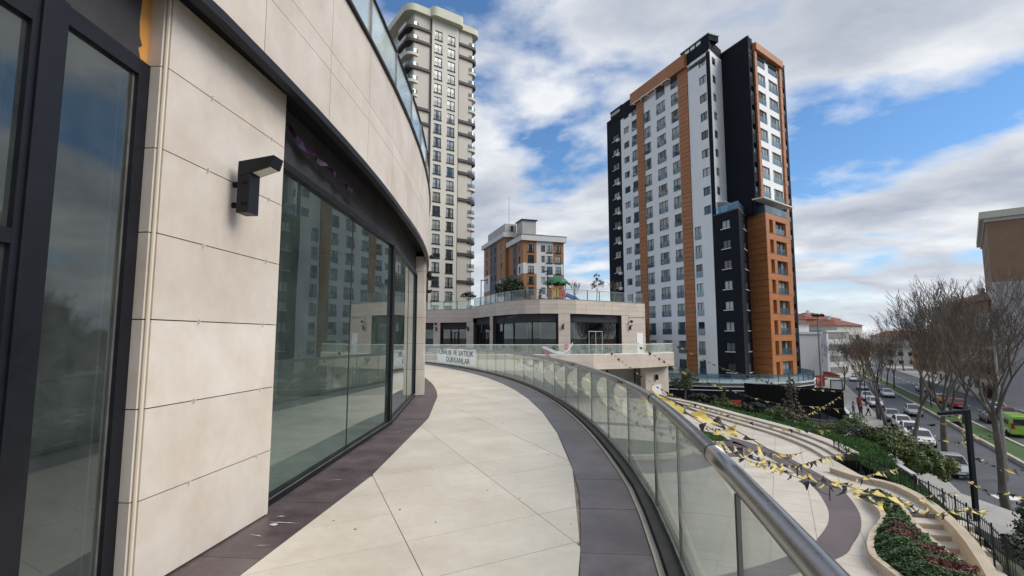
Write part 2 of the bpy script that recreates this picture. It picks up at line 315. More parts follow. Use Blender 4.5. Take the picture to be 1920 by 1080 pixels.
# ------------------------------------------------------------------ mesh helpers
class MB:
    def __init__(s): s.v = []; s.f = []
    def quad(s, a, b, c, d):
        i = len(s.v); s.v += [a, b, c, d]; s.f.append((i, i+1, i+2, i+3)); return s
    def tri(s, a, b, c):
        i = len(s.v); s.v += [a, b, c]; s.f.append((i, i+1, i+2)); return s
    def poly(s, pts):
        i = len(s.v); s.v += list(pts); s.f.append(tuple(range(i, i+len(pts)))); return s
    def hexa(s, p):                      # 8 corners: bottom 4 ccw, top 4 ccw
        i = len(s.v); s.v += [tuple(q) for q in p]
        for f in ((3,2,1,0),(4,5,6,7),(0,1,5,4),(1,2,6,5),(2,3,7,6),(3,0,4,7)): s.f.append(tuple(i+k for k in f))
        return s
    def box(s, x0, x1, y0, y1, z0, z1):
        return s.hexa([(x0,y0,z0),(x1,y0,z0),(x1,y1,z0),(x0,y1,z0),(x0,y0,z1),(x1,y0,z1),(x1,y1,z1),(x0,y1,z1)])
    def bar(s, p, q, n0, n1, z0, z1):    # box along plan segment p-q, n0..n1 = offsets to the right of p->q
        dx, dy = q[0]-p[0], q[1]-p[1]; L = math.hypot(dx, dy) or 1e-6
        nx, ny = dy/L, -dx/L
        a, b = (p[0]+nx*n0, p[1]+ny*n0), (q[0]+nx*n0, q[1]+ny*n0)
        c, d = (q[0]+nx*n1, q[1]+ny*n1), (p[0]+nx*n1, p[1]+ny*n1)
        return s.hexa([(*a,z0),(*b,z0),(*c,z0),(*d,z0),(*a,z1),(*b,z1),(*c,z1),(*d,z1)])
    def prism(s, poly, z0, z1, top=True, bottom=True):
        n = len(poly); i = len(s.v)
        s.v += [(x,y,z0) for x,y in poly] + [(x,y,z1) for x,y in poly]
        for k in range(n):
            j = (k+1) % n; s.f.append((i+k, i+j, i+n+j, i+n+k))
        if top: s.f.append(tuple(i+n+k for k in range(n)))
        if bottom: s.f.append(tuple(i+n-1-k for k in range(n)))
        return s
    def tube(s, pts, rad, seg=8, cap=True):
        pts = [Vector(p) for p in pts]; n = len(pts)
        rads = rad if isinstance(rad, (list, tuple)) else [rad]*n
        i0 = len(s.v); up = Vector((0,0,1))
        for k, p in enumerate(pts):
            t = (pts[min(k+1,n-1)] - pts[max(k-1,0)]).normalized()
            a = t.cross(up)
            if a.length < 1e-3: a = t.cross(Vector((1,0,0)))
            a.normalize(); b = t.cross(a)
            for j in range(seg):
                w = 2*PI*j/seg
                s.v.append(tuple(p + (a*math.cos(w) + b*math.sin(w))*rads[k]))
        for k in range(n-1):
            for j in range(seg):
                j2 = (j+1) % seg
                s.f.append((i0+k*seg+j, i0+k*seg+j2, i0+(k+1)*seg+j2, i0+(k+1)*seg+j))
        if cap:
            s.f.append(tuple(i0+j for j in range(seg))); s.f.append(tuple(i0+(n-1)*seg+j for j in reversed(range(seg))))
        return s
    def lathe(s, prof, cx=0, cy=0, seg=12):
        i0 = len(s.v)
        for r, z in prof:
            for j in range(seg):
                w = 2*PI*j/seg; s.v.append((cx+r*math.cos(w), cy+r*math.sin(w), z))
        for k in range(len(prof)-1):
            for j in range(seg):
                j2 = (j+1) % seg
                s.f.append((i0+k*seg+j, i0+k*seg+j2, i0+(k+1)*seg+j2, i0+(k+1)*seg+j))
        s.f.append(tuple(i0+j for j in reversed(range(seg)))); s.f.append(tuple(i0+(len(prof)-1)*seg+j for j in range(seg)))
        return s
    def mesh(s, name, m=None, smooth=False):
        me = bpy.data.meshes.new(name); me.from_pydata(s.v, [], s.f); me.update()
        if m: me.materials.append(M[m] if isinstance(m, str) else m)
        if smooth: me.polygons.foreach_set('use_smooth', [True]*len(me.polygons))
        return me

def tag(o, label=None, cat=None, group=None, kind=None):
    if label: o['label'] = label
    if cat: o['category'] = cat
    if group: o['group'] = group
    if kind: o['kind'] = kind
    return o
def thing(name, label, cat, loc=(0,0,0), rz=0.0, group=None):
    o = bpy.data.objects.new(name, None); COL.objects.link(o)
    o.location = loc; o.rotation_euler = (0,0,rz); o.empty_display_size = 0.2
    return tag(o, label, cat, group)
def ob(name, me, parent=None, loc=None, rz=None, world=False):
    """link one mesh object; world=True: mesh/loc are in world coordinates under a (translated) parent"""
    if isinstance(me, MB): raise TypeError
    o = bpy.data.objects.new(name, me); COL.objects.link(o)
    if loc is not None: o.location = loc
    if rz is not None: o.rotation_euler = (0,0,rz)
    if parent is not None:
        o.parent = parent
        if world:
            p, inv = parent, Matrix()
            chain = []
            while p is not None: chain.append(p); p = p.parent
            w = Matrix()
            for q in reversed(chain): w = w @ q.matrix_parent_inverse @ q.matrix_basis
            o.matrix_parent_inverse = w.inverted()
    return o
def W(name, mb, m, parent, smooth=False, label=None):     # world-coordinate part
    o = ob(name, mb.mesh(name, m, smooth), parent, world=True)
    if label: o['label'] = label
    return o
def Lp(name, mb, m, parent, smooth=False, label=None):    # local-coordinate part
    o = ob(name, mb.mesh(name, m, smooth), parent)
    if label: o['label'] = label
    return o
def struct(name, mb, m, smooth=False):
    o = ob(name, mb.mesh(name, m, smooth)); o['kind'] = 'structure'; return o
KIDS = {}
def kids(o):
    return [c for c in o.children]
def dup(o, loc=None, rz=None, label=None, scale=None, mats=None, parent=None):
    c = o.copy(); COL.objects.link(c)
    if parent is not None: c.parent = parent
    if loc is not None: c.location = loc
    if rz is not None: c.rotation_euler = (0,0,rz)
    if scale is not None: c.scale = (scale,)*3 if isinstance(scale,(int,float)) else scale
    if label: c['label'] = label
    if mats and c.data is not None and hasattr(c.data,'materials') and c.data.materials and c.data.materials[0].name in mats:
        key = (c.data.name, mats[c.data.materials[0].name])
        if key not in KIDS:
            d = c.data.copy(); d.materials[0] = M[mats[c.data.materials[0].name]]; KIDS[key] = d
        c.data = KIDS[key]
    for ch in o.children: dup(ch, mats=mats, parent=c)
    return c

# plan-polygon clipping (subject may be concave, clip window convex)
def clip(subj, win):
    out = subj
    for i in range(len(win)):
        a, b = win[i], win[(i+1) % len(win)]
        inp, out = out, []
        if not inp: return []
        def side(p): return (b[0]-a[0])*(p[1]-a[1]) - (b[1]-a[1])*(p[0]-a[0])
        for k in range(len(inp)):
            p, q = inp[k-1], inp[k]
            sp, sq = side(p), side(q)
            if (sp >= 0) != (sq >= 0):
                t = sp/(sp-sq); out.append((p[0]+(q[0]-p[0])*t, p[1]+(q[1]-p[1])*t))
            if sq >= 0: out.append(q)
    return out
def area(p): return abs(sum(p[k-1][0]*p[k][1]-p[k][0]*p[k-1][1] for k in range(len(p))))/2
def slabs(region, o0, a1, p1, a2, p2, n1, n2, gap):
    """parallelogram slabs over a region; a1/a2 = joint directions (deg), p1/p2 = pitches"""
    d1 = Vector((math.cos(R(a1)), math.sin(R(a1)))); d2 = Vector((math.cos(R(a2)), math.sin(R(a2))))
    sn = abs(d1.x*d2.y - d1.y*d2.x)
    e1, e2 = d1*(p2/sn), d2*(p1/sn)
    g1, g2 = gap/2/e1.length, gap/2/e2.length
    res = []
    for i in range(*n1):
        for j in range(*n2):
            w = [Vector(o0)+e1*(i+u)+e2*(j+v) for u, v in ((g1,g2),(1-g1,g2),(1-g1,1-g2),(g1,1-g2))]
            w = [(q.x, q.y) for q in w]
            s = sum(w[k-1][0]*w[k][1]-w[k][0]*w[k-1][1] for k in range(4))
            if s < 0: w.reverse()
            c = clip(region, w)
            if len(c) > 2 and area(c) > 0.004: res.append(c)
    return res

# curved arcade: everything near runs round one centre
CX, CY = -45.55, 8.2
def cp(r, th):
    if r > 46: r += min(0.0, 0.045*(th+3.2))      # the outer edge tightens a little at the near end
    return (CX + r*math.cos(R(th)), CY + r*math.sin(R(th)))
def cpz(r, th, z): return (*cp(r, th), z)
def arc(r, a, b, n): return [cp(r, a+(b-a)*k/n) for k in range(n+1)]
def chord(mb, r, t0, t1, z0, z1, depth=0.05, g=0.0):
    """flat panel whose outer face is the chord at radius r; ends trimmed by g metres"""
    p, q = Vector(cp(r, t0)), Vector(cp(r, t1)); d = (q-p).normalized()
    p, q = p+d*g, q-d*g
    return mb.bar(p, q, -depth, 0.0, z0, z1)

class Fac:
    """a flat facade: origin P, direction D in plan; outward normal is to the right of D"""
    def __init__(s, P, D):
        L = math.hypot(*D); s.P = P; s.D = (D[0]/L, D[1]/L); s.N = (s.D[1], -s.D[0]); s.rz = math.atan2(s.D[1], s.D[0])
    def p(s, u, z, n=0.0): return (s.P[0]+s.D[0]*u+s.N[0]*n, s.P[1]+s.D[1]*u+s.N[1]*n, z)
    def wall(s, mb, s0, s1, z0, z1, holes=(), depth=0.2, n=0.0):
        hs = [h for h in holes if h[1] > s0 and h[0] < s1]
        us = sorted({s0, s1, *[h[0] for h in hs], *[h[1] for h in hs]}); zs = sorted({z0, z1, *[h[2] for h in hs], *[h[3] for h in hs]})
        us = [u for u in us if s0 <= u <= s1]; zs = [z for z in zs if z0 <= z <= z1]
        for zi in range(len(zs)-1):
            run = None
            for ui in range(len(us)-1):
                um, zm = (us[ui]+us[ui+1])/2, (zs[zi]+zs[zi+1])/2
                inside = any(h[0] < um < h[1] and h[2] < zm < h[3] for h in hs)
                if inside:
                    if run is not None: s._q(mb, run, us[ui], zs[zi], zs[zi+1], n); run = None
                elif run is None: run = us[ui]
            if run is not None: s._q(mb, run, us[-1], zs[zi], zs[zi+1], n)
        for a, b, c, d in hs:
            f = lambda u, z, k: s.p(u, z, n-k)
            for (u0, z0_), (u1, z1_) in (((a,c),(b,c)), ((b,c),(b,d)), ((b,d),(a,d)), ((a,d),(a,c))):
                mb.quad(f(u0,z0_,0), f(u1,z1_,0), f(u1,z1_,depth), f(u0,z0_,depth))
        return mb
    def _q(s, mb, a, b, c, d, n): mb.quad(s.p(a,c,n), s.p(b,c,n), s.p(b,d,n), s.p(a,d,n))
    def slab(s, mb, s0, s1, z0, z1, n0, n1):
        c = [s.p(s0,z0,n1), s.p(s1,z0,n1), s.p(s1,z0,n0), s.p(s0,z0,n0)]
        return mb.hexa(c + [(x,y,z1) for x,y,_ in c])

WM = {}
def win_meshes(w, h, kind, fm='frame', pm='win'):
    """shared meshes of a window w x h, centre at origin, outward = -Y: frame, pane, balustrade"""
    k = (round(w,2), round(h,2), kind, fm, pm)
    if k in WM: return WM[k]
    f = MB(); a, b, t = w/2, h/2, 0.07
    f.box(-a,-a+t,-.05,.03,-b,b).box(a-t,a,-.05,.03,-b,b).box(-a+t,a-t,-.048,.028,-b,-b+t).box(-a+t,a-t,-.048,.028,b-t,b)
    nm = 2 if w > 2.2 else 1
    for i in range(nm):
        x = -a + w*(i+1)/(nm+1); f.box(x-.045,x+.045,-.046,.026,-b+t,b-t)
    p = MB(); p.quad((-a+.02,0,-b+.02),(a-.02,0,-b+.02),(a-.02,0,b-.02),(-a+.02,0,b-.02))
    r = None
    if kind == 'french':
        r = MB(); r.box(-a+.01,a-.01,-.235,-.215,-b+.03,-b+h*0.44)
        r.box(-a+.005,a-.005,-.245,-.205,-b+h*0.44,-b+h*0.44+.05)
        r = r.mesh('balustrade', 'pane_blue')
    if kind == 'sill':
        r = MB(); r.box(-a-.12,a+.12,-.30,0.0,-b-.10,-b-.005); r = r.mesh('sill', 'white_paint')
    if kind == 'iron':
        r = MB()
        for i in range(9): x = -a+.03+(w-.06)*i/8; r.box(x-.012,x+.012,-.255,-.235,-b+.02,-b+.92)
        r.box(-a,a,-.26,-.23,-b+.92,-b+.97); r.box(-a-.1,a+.1,-.36,-.2,-b-.22,-b-.02)
        r = r.mesh('balustrade', 'black')
    WM[k] = (f.mesh('window', fm), p.mesh('pane', pm), r)
    return WM[k]
def put_window(F, s, z, w, h, kind, parent, depth=0.18, n=0.0, fm='frame', pm='win', name='window'):
    f, p, r = win_meshes(w, h, kind, fm, pm)
    o = ob(name, f, parent, loc=F.p(s, z, n-depth+0.03), rz=F.rz, world=True)
    ob('pane', p, o)
    if r is not None: ob(r.name.split('.')[0], r, o)
    return o

# ================================================================== GROUND AND LEVELS
PZ, SZ = -4.2, -9.0                     # plaza level, street level (the gallery floor is 0)
ROADD = (0.49, 0.872); ROADN = (0.872, -0.49)
def rd(t, n): return (t*ROADD[0]+n*ROADN[0], t*ROADD[1]+n*ROADN[1])
g = MB()
g.quad((-3000,-3000,-9.35),(3000,-3000,-9.35),(3000,3000,-9.35),(-3000,3000,-9.35))
struct('ground', g, 'earth')
def strip(name, n0, n1, z, m, t0=5, t1=420, kerbs=()):
    b = MB(); b.quad((*rd(t0,n0),z),(*rd(t0,n1),z),(*rd(t1,n1),z),(*rd(t1,n0),z))
    o = struct(name, b, m)
    for kn, w in kerbs:
        k = MB(); k.bar(rd(t0,kn), rd(t1,kn), 0, w, SZ-0.3, SZ+0.15); W('kerb', k, 'kerb', o)
    return o
road = strip('road', 9.3, 15.9, SZ, 'asphalt')
road2 = strip('road', 18.7, 27.6, SZ, 'asphalt')
strip('pavement', 3.2, 9.1, SZ+0.14, 'pave', kerbs=((9.1,0.2),))
strip('pavement', 27.9, 36.0, SZ+0.14, 'pave', kerbs=((27.7,0.2),))
strip('median', 16.2, 18.4, SZ+0.26, 'verge')
for kn in (15.9, 18.4):
    k = MB(); k.bar(rd(5,kn), rd(420,kn), 0, 0.3, SZ-0.2, SZ+0.34); struct('median_kerb', k, 'kerb')
mk = MB()
for i in range(60):
    t = 20+i*6; 
    for n in (23.2,): mk.poly([(*rd(t+a,n+b),SZ+0.006) for a,b in ((0,0),(0,0.14),(2.6,0.14),(2.6,0))])
struct('road_marking', mk, 'white_paint')

# ================================================================== WALKWAY
CURVE = [cp(46.35, t) for t in (-20,-15,-11,-8,-5,-2,1,4,7,10,13,16,19,22,25,28,31,34,37)]
LEFTB = [cp(43.88, t) for t in (37,33,29,25,21,17,13.5,10.3,8.2,3.2,-2.5,-7,-11,-15.5,-20)]
deck = MB()
pts = [cp(36,-22)]+arc(46.98,-22,38,44)+[(-14,44.0),(-9,43.2),(-1.6,43.62),(3,43.8),(7.1,44.5),(12,47.0),(16.25,50.9),(15.2,54.5),(3,62),(-20,66),(-30,60)]+arc(36,37,-21,30)
pts = arc(46.98,-22,37,44)+[(-13.2,42.6),(-9,43.2),(-1.6,43.62),(3,43.8),(7.1,44.5),(12,47.0),(16.25,50.9),(15.2,54.5),(3,62),(-20,66),(-34,60)]+arc(40,37,-22,30)
deck.prism(pts, -1.1, -0.014)
walk = struct('walkway', deck, 'grout')
region = CURVE + LEFTB
# cream slabs: long joints run at -67.5 deg, cross joints at 29.5 deg
shapes = slabs(region, (0.25, 4.96), -67.5, 1.285, 29.5, 0.70, (-46,12), (-16,14), 0.008)
def slab_obj(poly, z0, z1, m, parent, name='paving_slab', bev=True):
    b = MB(); b.prism(poly, z0, z1, bottom=False); return W(name, b, m, parent)
shapes.sort(key=lambda p: min(x*x+y*y for x,y in p))
rest = MB()
for k, sh in enumerate(shapes):
    dz = random.uniform(-0.0012, 0.0012)
    if k < 280: slab_obj(sh, -0.03, dz, 'slab', walk)
    else: rest.prism(sh, -0.03, dz, bottom=False)
if rest.v: W('far_paving_slabs', rest, 'slab', walk)['kind'] = 'stuff'
def band(r0, r1, t0, t1, n, m, z=0.0, chordpts=None, gap=0.004):
    for k in range(n):
        a, b = t0+(t1-t0)*k/n, t0+(t1-t0)*(k+1)/n
        ga = math.degrees(gap/45)
        inner = [cp(r0, a+ga), cp(r0, (a+b)/2), cp(r0, b-ga)] if not chordpts else chordpts(a+ga, b-ga)
        poly = inner[::-1] + [cp(r1, a+ga), cp(r1, (a+b)/2), cp(r1, b-ga)]
        slab_obj(poly, -0.03, z+random.uniform(-.001,.001), m, walk, name='purple_slab')
band(46.354, 46.90, -14, 37, 40, 'purple')
def poly_r(t):                             # radius of the straight-edged inner border at angle t
    ts = (-20,-15.5,-11,-7,-2.5,3.2,8.2,10.3,13.5,17,21,25,29,33,37)
    for a, b in zip(ts, ts[1:]):
        if a <= t <= b:
            p, q = Vector(cp(43.874,a)), Vector(cp(43.874,b)); f = Vector((math.cos(R(t)), math.sin(R(t)))); c = Vector((CX,CY))
            d = q-p; den = f.x*d.y-f.y*d.x
            return ((p.x-c.x)*d.y-(p.y-c.y)*d.x)/den
    return 43.87
for k in range(30):
    a, b = -14+51*k/30, -14+51*(k+1)/30; ga = 0.005; mid = (a+b)/2
    ts = [a+ga] + [t for t in (-11,-7,-2.5,3.2,8.2,10.3,13.5,17,21,25,29,33) if a+ga < t < b-ga] + [b-ga]
    poly = [cp(43.0, b-ga), cp(43.0, mid), cp(43.0, a+ga)] + [cp(poly_r(t), t) for t in ts]
    slab_obj(poly, -0.03, random.uniform(-.001,.001), 'brownband', walk, name='purple_slab')
gt_ = MB(); rg = random.Random(4)
for _ in range(70):                        # crumbs, leaf bits and specks lying about
    th_ = rg.uniform(-9, 20); r_ = rg.uniform(43.95, 46.8) if rg.random() < .6 else rg.choice((43.95, 46.75))+rg.uniform(-.12,.12)
    x, y = cp(r_, th_); s_ = rg.uniform(.006,.022); a_ = rg.uniform(0,6.28); c_, d_ = math.cos(a_)*s_, math.sin(a_)*s_*.6
    gt_.hexa([(x-c_,y-d_,.001),(x+d_,y-c_,.001),(x+c_,y+d_,.001),(x-d_,y+c_,.001),(x-c_*.6,y-d_*.6,.005),(x+d_*.6,y-c_*.6,.006),(x+c_*.6,y+d_*.6,.005),(x-d_*.6,y+c_*.6,.004)])
W('grit', gt_, 'bark', walk)['kind'] = 'stuff'
# pale mortar smears left on the dark border
for th, r, w, l in ((-4.55,43.62,.035,.36),(-4.62,43.56,.10,.12),(-4.35,43.50,.04,.10),(8.75,43.60,.05,.16),(8.95,43.66,.04,.10),(-2.75,43.52,.025,.3),(1.2,43.5,.03,.24),(2.3,43.6,.02,.40),(-4.95,43.55,.03,.16),(-5.2,43.7,.02,.2)):
    c = Vector(cp(r, th)); b = MB(); ang = R(th)+random.uniform(-.3,.3)
    ring = []
    for i in range(11):
        w_ = 2*PI*i/11; k = random.uniform(.5,1.15)
        k *= random.choice((.5,.8,1,1)); x, y = math.cos(w_)*l/2*k, math.sin(w_)*w/3.2*k
        ring.append((c.x+x*math.cos(ang)-y*math.sin(ang), c.y+x*math.sin(ang)+y*math.cos(ang), 0.0045))
    b.poly(ring); W('mortar_smear', b, 'mortar', walk)

# ------------------------------------------------------------------ railing along the gallery
rail = thing('glass_railing', 'frameless green glass railing with round steel handrail curving along the near walkway', 'railing', cpz(47.08,0,0))
ths = [-4.0 + 1.72*(k-4) for k in range(30)]
ths = [-10.5,-9.05,-7.35,-5.4,-3.95,-1.95,-0.1,1.75]+[1.75+1.78*k for k in range(1,20)]
for a, b in zip(ths, ths[1:]):
    p = MB(); chord(p, 47.085, a, b, 0.075, 1.02, 0.016, g=0.004); W('glass_panel', p, 'pane_rail', rail)
for k, a in enumerate(ths[1:-1]):
    s = MB(); q = Vector(cp(47.077, a)); d = Vector((-math.sin(R(a)), math.cos(R(a))))
    w = 0.010 if k in (1, 3) else 0.0025
    s.bar(q-d*w, q+d*w, -0.010, 0.010, 0.08, 1.018); W('glass_joint', s, 'rubber', rail)
hp = [(*cp(47.11, t), 1.05) for t in [-12+0.6*k for k in range(80)]]
for i0, i1 in ((0,9),(9,18),(18,27),(27,80)):
    h = MB(); h.tube(hp[i0:i1+1], 0.047, 16); W('handrail', h, 'steel', rail, smooth=True)
for i in (9,18,27):
    h = MB(); d = (Vector(hp[i+1])-Vector(hp[i-1])).normalized()*0.006; h.tube([Vector(hp[i])-d, Vector(hp[i])+d], 0.0495, 16); W('handrail_joint', h, 'rubber', rail)
for nm, r0, r1, z0, z1, m in (('stone_edge',46.906,46.952,-.03,0.012,'kerb'),('base_channel',46.962,47.062,-.02,0.055,'rubber'),('base_trim',47.064,47.074,-.02,0.085,'alu'),('outer_trim',47.10,47.125,-.25,0.085,'alu')):
    s = MB()
    for k in range(52): 
        a, b = -13+k, -12+k
        i = len(s.v); pa = [cp(r0,a),cp(r0,b),cp(r1,b),cp(r1,a)]
        s.prism(pa, z0, z1)
    W(nm, s, m, rail)
eg = MB()
for k in range(60): chord(eg, 47.2, -22+k, -21+k, -1.2, -0.02, 0.2)
W('edge_cladding', eg, 'stone', walk)
# black strap tied round the handrail, yellow scarf
st = MB(); q = Vector(hp[14]); d = (Vector(hp[15])-Vector(hp[13])).normalized()
st.tube([q-d*0.007, q+d*0.007], 0.0515, 16); st.box(q.x+.05,q.x+.085,q.y-.02,q.y+.02,q.z-.035,q.z+.0)
o = W('strap', st, 'black_matt', None); tag(o, 'black strap knotted round the steel handrail closest to the camera', 'strap')

# ================================================================== NEAR BUILDING
nb = thing('shop_building', 'curved shop building clad in beige stone with big dark glass shopfronts', 'building', (-6, 8, 0))
core = MB()
def arcwall(r0, r1, t0, t1, z0, z1, n):
    for k in range(n):
        a, b = t0+(t1-t0)*k/n, t0+(t1-t0)*(k+1)/n
        core.prism([cp(r0,a),cp(r0,b),cp(r1,b),cp(r1,a)], z0, z1)
core.prism([cp(43.0,-6.31),cp(43.0,-4.35),cp(43.302,-4.35),cp(43.302,-6.31)], 0, 4.16)       # near pillar core
W('pillar_core', core, 'joint', nb); core = MB()
core.prism([cp(43.0,8.62),cp(43.0,9.68),cp(43.452,9.68),cp(43.452,8.62)], 0, 4.05)
W('pillar_core', core, 'joint', nb); core = MB()
arcwall(43.0, 43.5, -18, 30, 4.18, 5.84, 60); W('parapet_core', core, 'joint', nb); core = MB()
arcwall(35.6, 36.0, -20, 31, -0.01, 5.0, 40); W('back_wall', core, 'wall_in', nb); core = MB()
arcwall(36.0, 43.0, -18, 30, 4.18, 5.0, 40); W('roof', core, 'wall_in', nb); core = MB()
for t in (-18, 30, -5.3, 9.2):
    core = MB(); core.bar(cp(36,t), cp(43,t), -0.13, 0.13, 0, 4.1); W('party_wall', core, 'wall_in', nb)
fl = MB()
for k in range(48): fl.prism([cp(36,-18+k),cp(36,-17+k),cp(43.05,-17+k),cp(43.05,-18+k)], -0.013, 0.006)
W('screed_floor', fl, 'floor_in', nb)
for t, r in ((-1,40.2),(4,40.2),(-9,40.4)):
    cc = MB(); cc.box(cp(r,t)[0]-.25,cp(r,t)[0]+.25,cp(r,t)[1]-.25,cp(r,t)[1]+.25,0,4.1); W('inner_column', cc, 'wall_in', nb)
# near pillar: stone panels, side return and corner bead
ZR = [0.012]+[0.6*k for k in range(1,7)]+[4.16]
for z0, z1 in zip(ZR, ZR[1:]):
    p = MB(); chord(p, 43.35, -6.33+0.014, -4.33, z0+.004, z1-.004, 0.046, 0.0); W('stone_panel', p, 'stone', nb)
    p = MB(); p.bar(cp(43.0,-6.33), cp(43.318,-6.33), -0.0, 0.03, z0+.004, z1-.004); W('stone_panel', p, 'stone', nb)
    p = MB(); p.bar(cp(43.348,-4.33), cp(43.0,-4.33), -0.0, 0.025, z0+.004, z1-.004); W('stone_panel', p, 'stone', nb)
for z in ZR[1:-1]:                        # small white spacers left in the joints
    for f in (0.3, 0.86):
        c = cp(43.352, -6.33+2*f); p = MB(); p.box(c[0]-.012,c[0]+.012,c[1]-.004,c[1]+.004,z-.014,z+.014); W('tile_spacer', p, 'mortar', nb)
p = MB(); p.tube([cpz(43.333,-6.335,0.01), cpz(43.333,-6.335,4.16)], 0.013, 8); W('corner_bead', p, 'bead', nb)
p = MB(); p.bar(cp(43.352,-4.332), cp(43.34,-4.315), -.003,.003,0.01,4.16); W('edge_trim', p, 'bead', nb)
# end pillar
ZE = [0.012,.75,1.5,2.25,3.0,3.6,4.05]
for z0, z1 in zip(ZE, ZE[1:]):
    p = MB(); chord(p, 43.50, 8.60, 9.70, z0+.004, z1-.004, 0.046); W('stone_panel', p, 'stone', nb)
    p = MB(); p.bar(cp(43.0,8.60), cp(43.455,8.60), 0, 0.03, z0+.004, z1-.004); W('stone_panel', p, 'stone', nb)
for k in range(10):
    p = MB(); chord(p, 43.3, 9.7+2*k, 11.7+2*k, 0.01, 4.05, 0.05, 0.004); W('stone_panel', p, 'stone', nb)
# parapet panels: three courses
CR = [4.075, 4.715, 4.955, 5.84]
def zlip(t): return min(4.10, max(3.90, 4.06-0.028*(t+4.5)))
tks = [-17.3+1.715*k for k in range(28)]
for a, b in zip(tks, tks[1:]):
    for z0, z1 in zip(CR, CR[1:]):
        p = MB(); chord(p, 43.56, a, b, (zlip((a+b)/2)+.07 if z0 < 4.1 else z0)+.003, z1-.003, 0.045, 0.004); W('stone_panel', p, 'stone', nb)
ed = MB(); so = MB(); ca = MB()
for k in range(48):
    a, b = -18+k, -17+k
    ed.hexa([cpz(43.575,a,zlip(a)),cpz(43.575,b,zlip(b)),cpz(43.485,b,zlip(b)),cpz(43.485,a,zlip(a)),cpz(43.575,a,zlip(a)+.08),cpz(43.575,b,zlip(b)+.08),cpz(43.485,b,zlip(b)+.08),cpz(43.485,a,zlip(a)+.08)]); chord(ca, 43.60, a, b, 5.845, 5.885, 0.30)
    so.prism([cp(43.02,a),cp(43.02,b),cp(43.49,b),cp(43.49,a)], 4.165, 4.175)
W('parapet_edge', ed, 'black', nb); W('coping', ca, 'black', nb); W('soffit', so, 'black_matt', nb)
# dark signboard band over the shopfronts
SF = [-4.32, 2.2, 8.6]
def chord_pts(r, t0, t1, n): 
    p, q = Vector(cp(r,t0)), Vector(cp(r,t1)); return [p.lerp(q, k/n) for k in range(n+1)]
for t0, t1, n in ((-4.32,2.2,4),(2.2,8.6,4)):
    q = chord_pts(43.21, t0, t1, n)
    for a, b in zip(q, q[1:]):
        d = (b-a).normalized()*0.003; p = MB(); p.bar(a+d, b-d, -0.06, 0.0, 3.56, 4.16); W('sign_board', p, 'charcoal', nb)
# torn purple film hanging under the soffit
f = MB(); top = []; bot = []
for k in range(23):
    u = k/22; t = -4.25 + 3.1*u
    r = 43.30+0.05*math.sin(k*1.3); z = 4.03-0.02*u
    h = (0.025+0.06*abs(math.sin(k*0.9))+(0.03 if 3<k<8 else 0))*(1-u*0.4)
    top.append(cpz(43.27+0.03*math.sin(k*2.1), t, 3.985-0.10*math.sin(min(1,u*4)*PI/2)-u*0.12)); bot.append(cpz(r, t+0.03*math.sin(k), top[-1][2]-h))
for k in range(22): f.quad(top[k], top[k+1], bot[k+1], bot[k])
f2 = MB(); 
W('torn_film', f, 'film', nb, smooth=True)
def shopfront(t0, t1, r, zt, parent, butts, pm, posts=True, zb=0.0, name='shopfront'):
    """one straight facet: frame + panes"""
    a, b = Vector(cp(r,t0)), Vector(cp(r,t1)); d = (b-a).normalized(); L = (b-a).length
    fr = MB()
    fr.bar(a, b, -0.06, 0.05, zb+0.006, zb+0.075); fr.bar(a, b, -0.06, 0.05, zt-0.075, zt)
    fr.bar(a, a+d*0.07, -0.058, 0.055, zb+0.076, zt-0.076); fr.bar(b-d*0.07, b, -0.058, 0.055, zb+0.076, zt-0.076)
    o = W(name, fr, 'black', parent)
    us = [0.07]+[L*x for x in butts]+[L-0.07]
    for k in range(len(us)-1):
        p = MB(); g0 = 0.003 if k else 0; g1 = 0.003 if k < len(us)-2 else 0
        A, B = a+d*(us[k]+g0), a+d*(us[k+1]-g1)
        p.quad((*A,zb+.07),(*B,zb+.07),(*B,zt-.07),(*A,zt-.07)); W('pane', p, pm, o)
        if k: 
            s = MB(); s.bar(a+d*(us[k]-.006), a+d*(us[k]+.006), -.008, .008, zb+.076, zt-.076); W('seal', s, 'rubber', o)
    s = MB(); s.bar(a, b, 0.051, 0.060, zb+0.072, zb+0.082); W('bead', s, 'alu', o)
    return o
shopfront(-4.32, 2.17, 43.2, 3.55, nb, (0.525,), 'pane_shop')
shopfront(2.23, 8.60, 43.2, 3.55, nb, (0.62,), 'pane_shop')
# left shopfront beside the pillar: straight bay with heavier frame
xl = -2.615
lf = MB()
def lbar(y0,y1,z0,z1,x0=xl-.08,x1=xl+.04): lf.box(x0,x1,y0,y1,z0,z1)
lbar(3.30,3.47,0.01,3.60); lbar(2.58,2.735,0.01,3.60,xl-.10,xl+.055); lbar(2.54,2.579,0.01,3.52); lbar(0.2,2.539,3.38,3.60); lbar(2.736,3.299,3.49,3.60); lbar(0.2,2.539,0.01,0.10); lbar(2.736,3.299,0.01,0.09); lbar(0.2,2.539,2.16,2.24); lbar(0.1,0.2,0.01,3.60)
lo = W('shopfront', lf, 'black', nb)
for (y0,y1,z0,z1) in ((2.735,3.30,.08,3.50),(0.2,2.54,2.24,3.39),(0.2,2.54,.09,2.16)):
    p = MB(); p.quad((xl+.01,y0,z0),(xl+.01,y1,z0),(xl+.01,y1,z1),(xl+.01,y0,z1)); W('pane', p, 'pane_left', lo)
s = MB()
for y in (2.743,3.293): s.box(xl+.0,xl+.012,y-.008,y+.008,.1,3.56)
W('glazing_bead', s, 'alu', lo)
p = MB(); p.box(xl-.2,xl+.0,-1.5,0.1,0,4.04); W('end_wall', p, 'charcoal', nb)
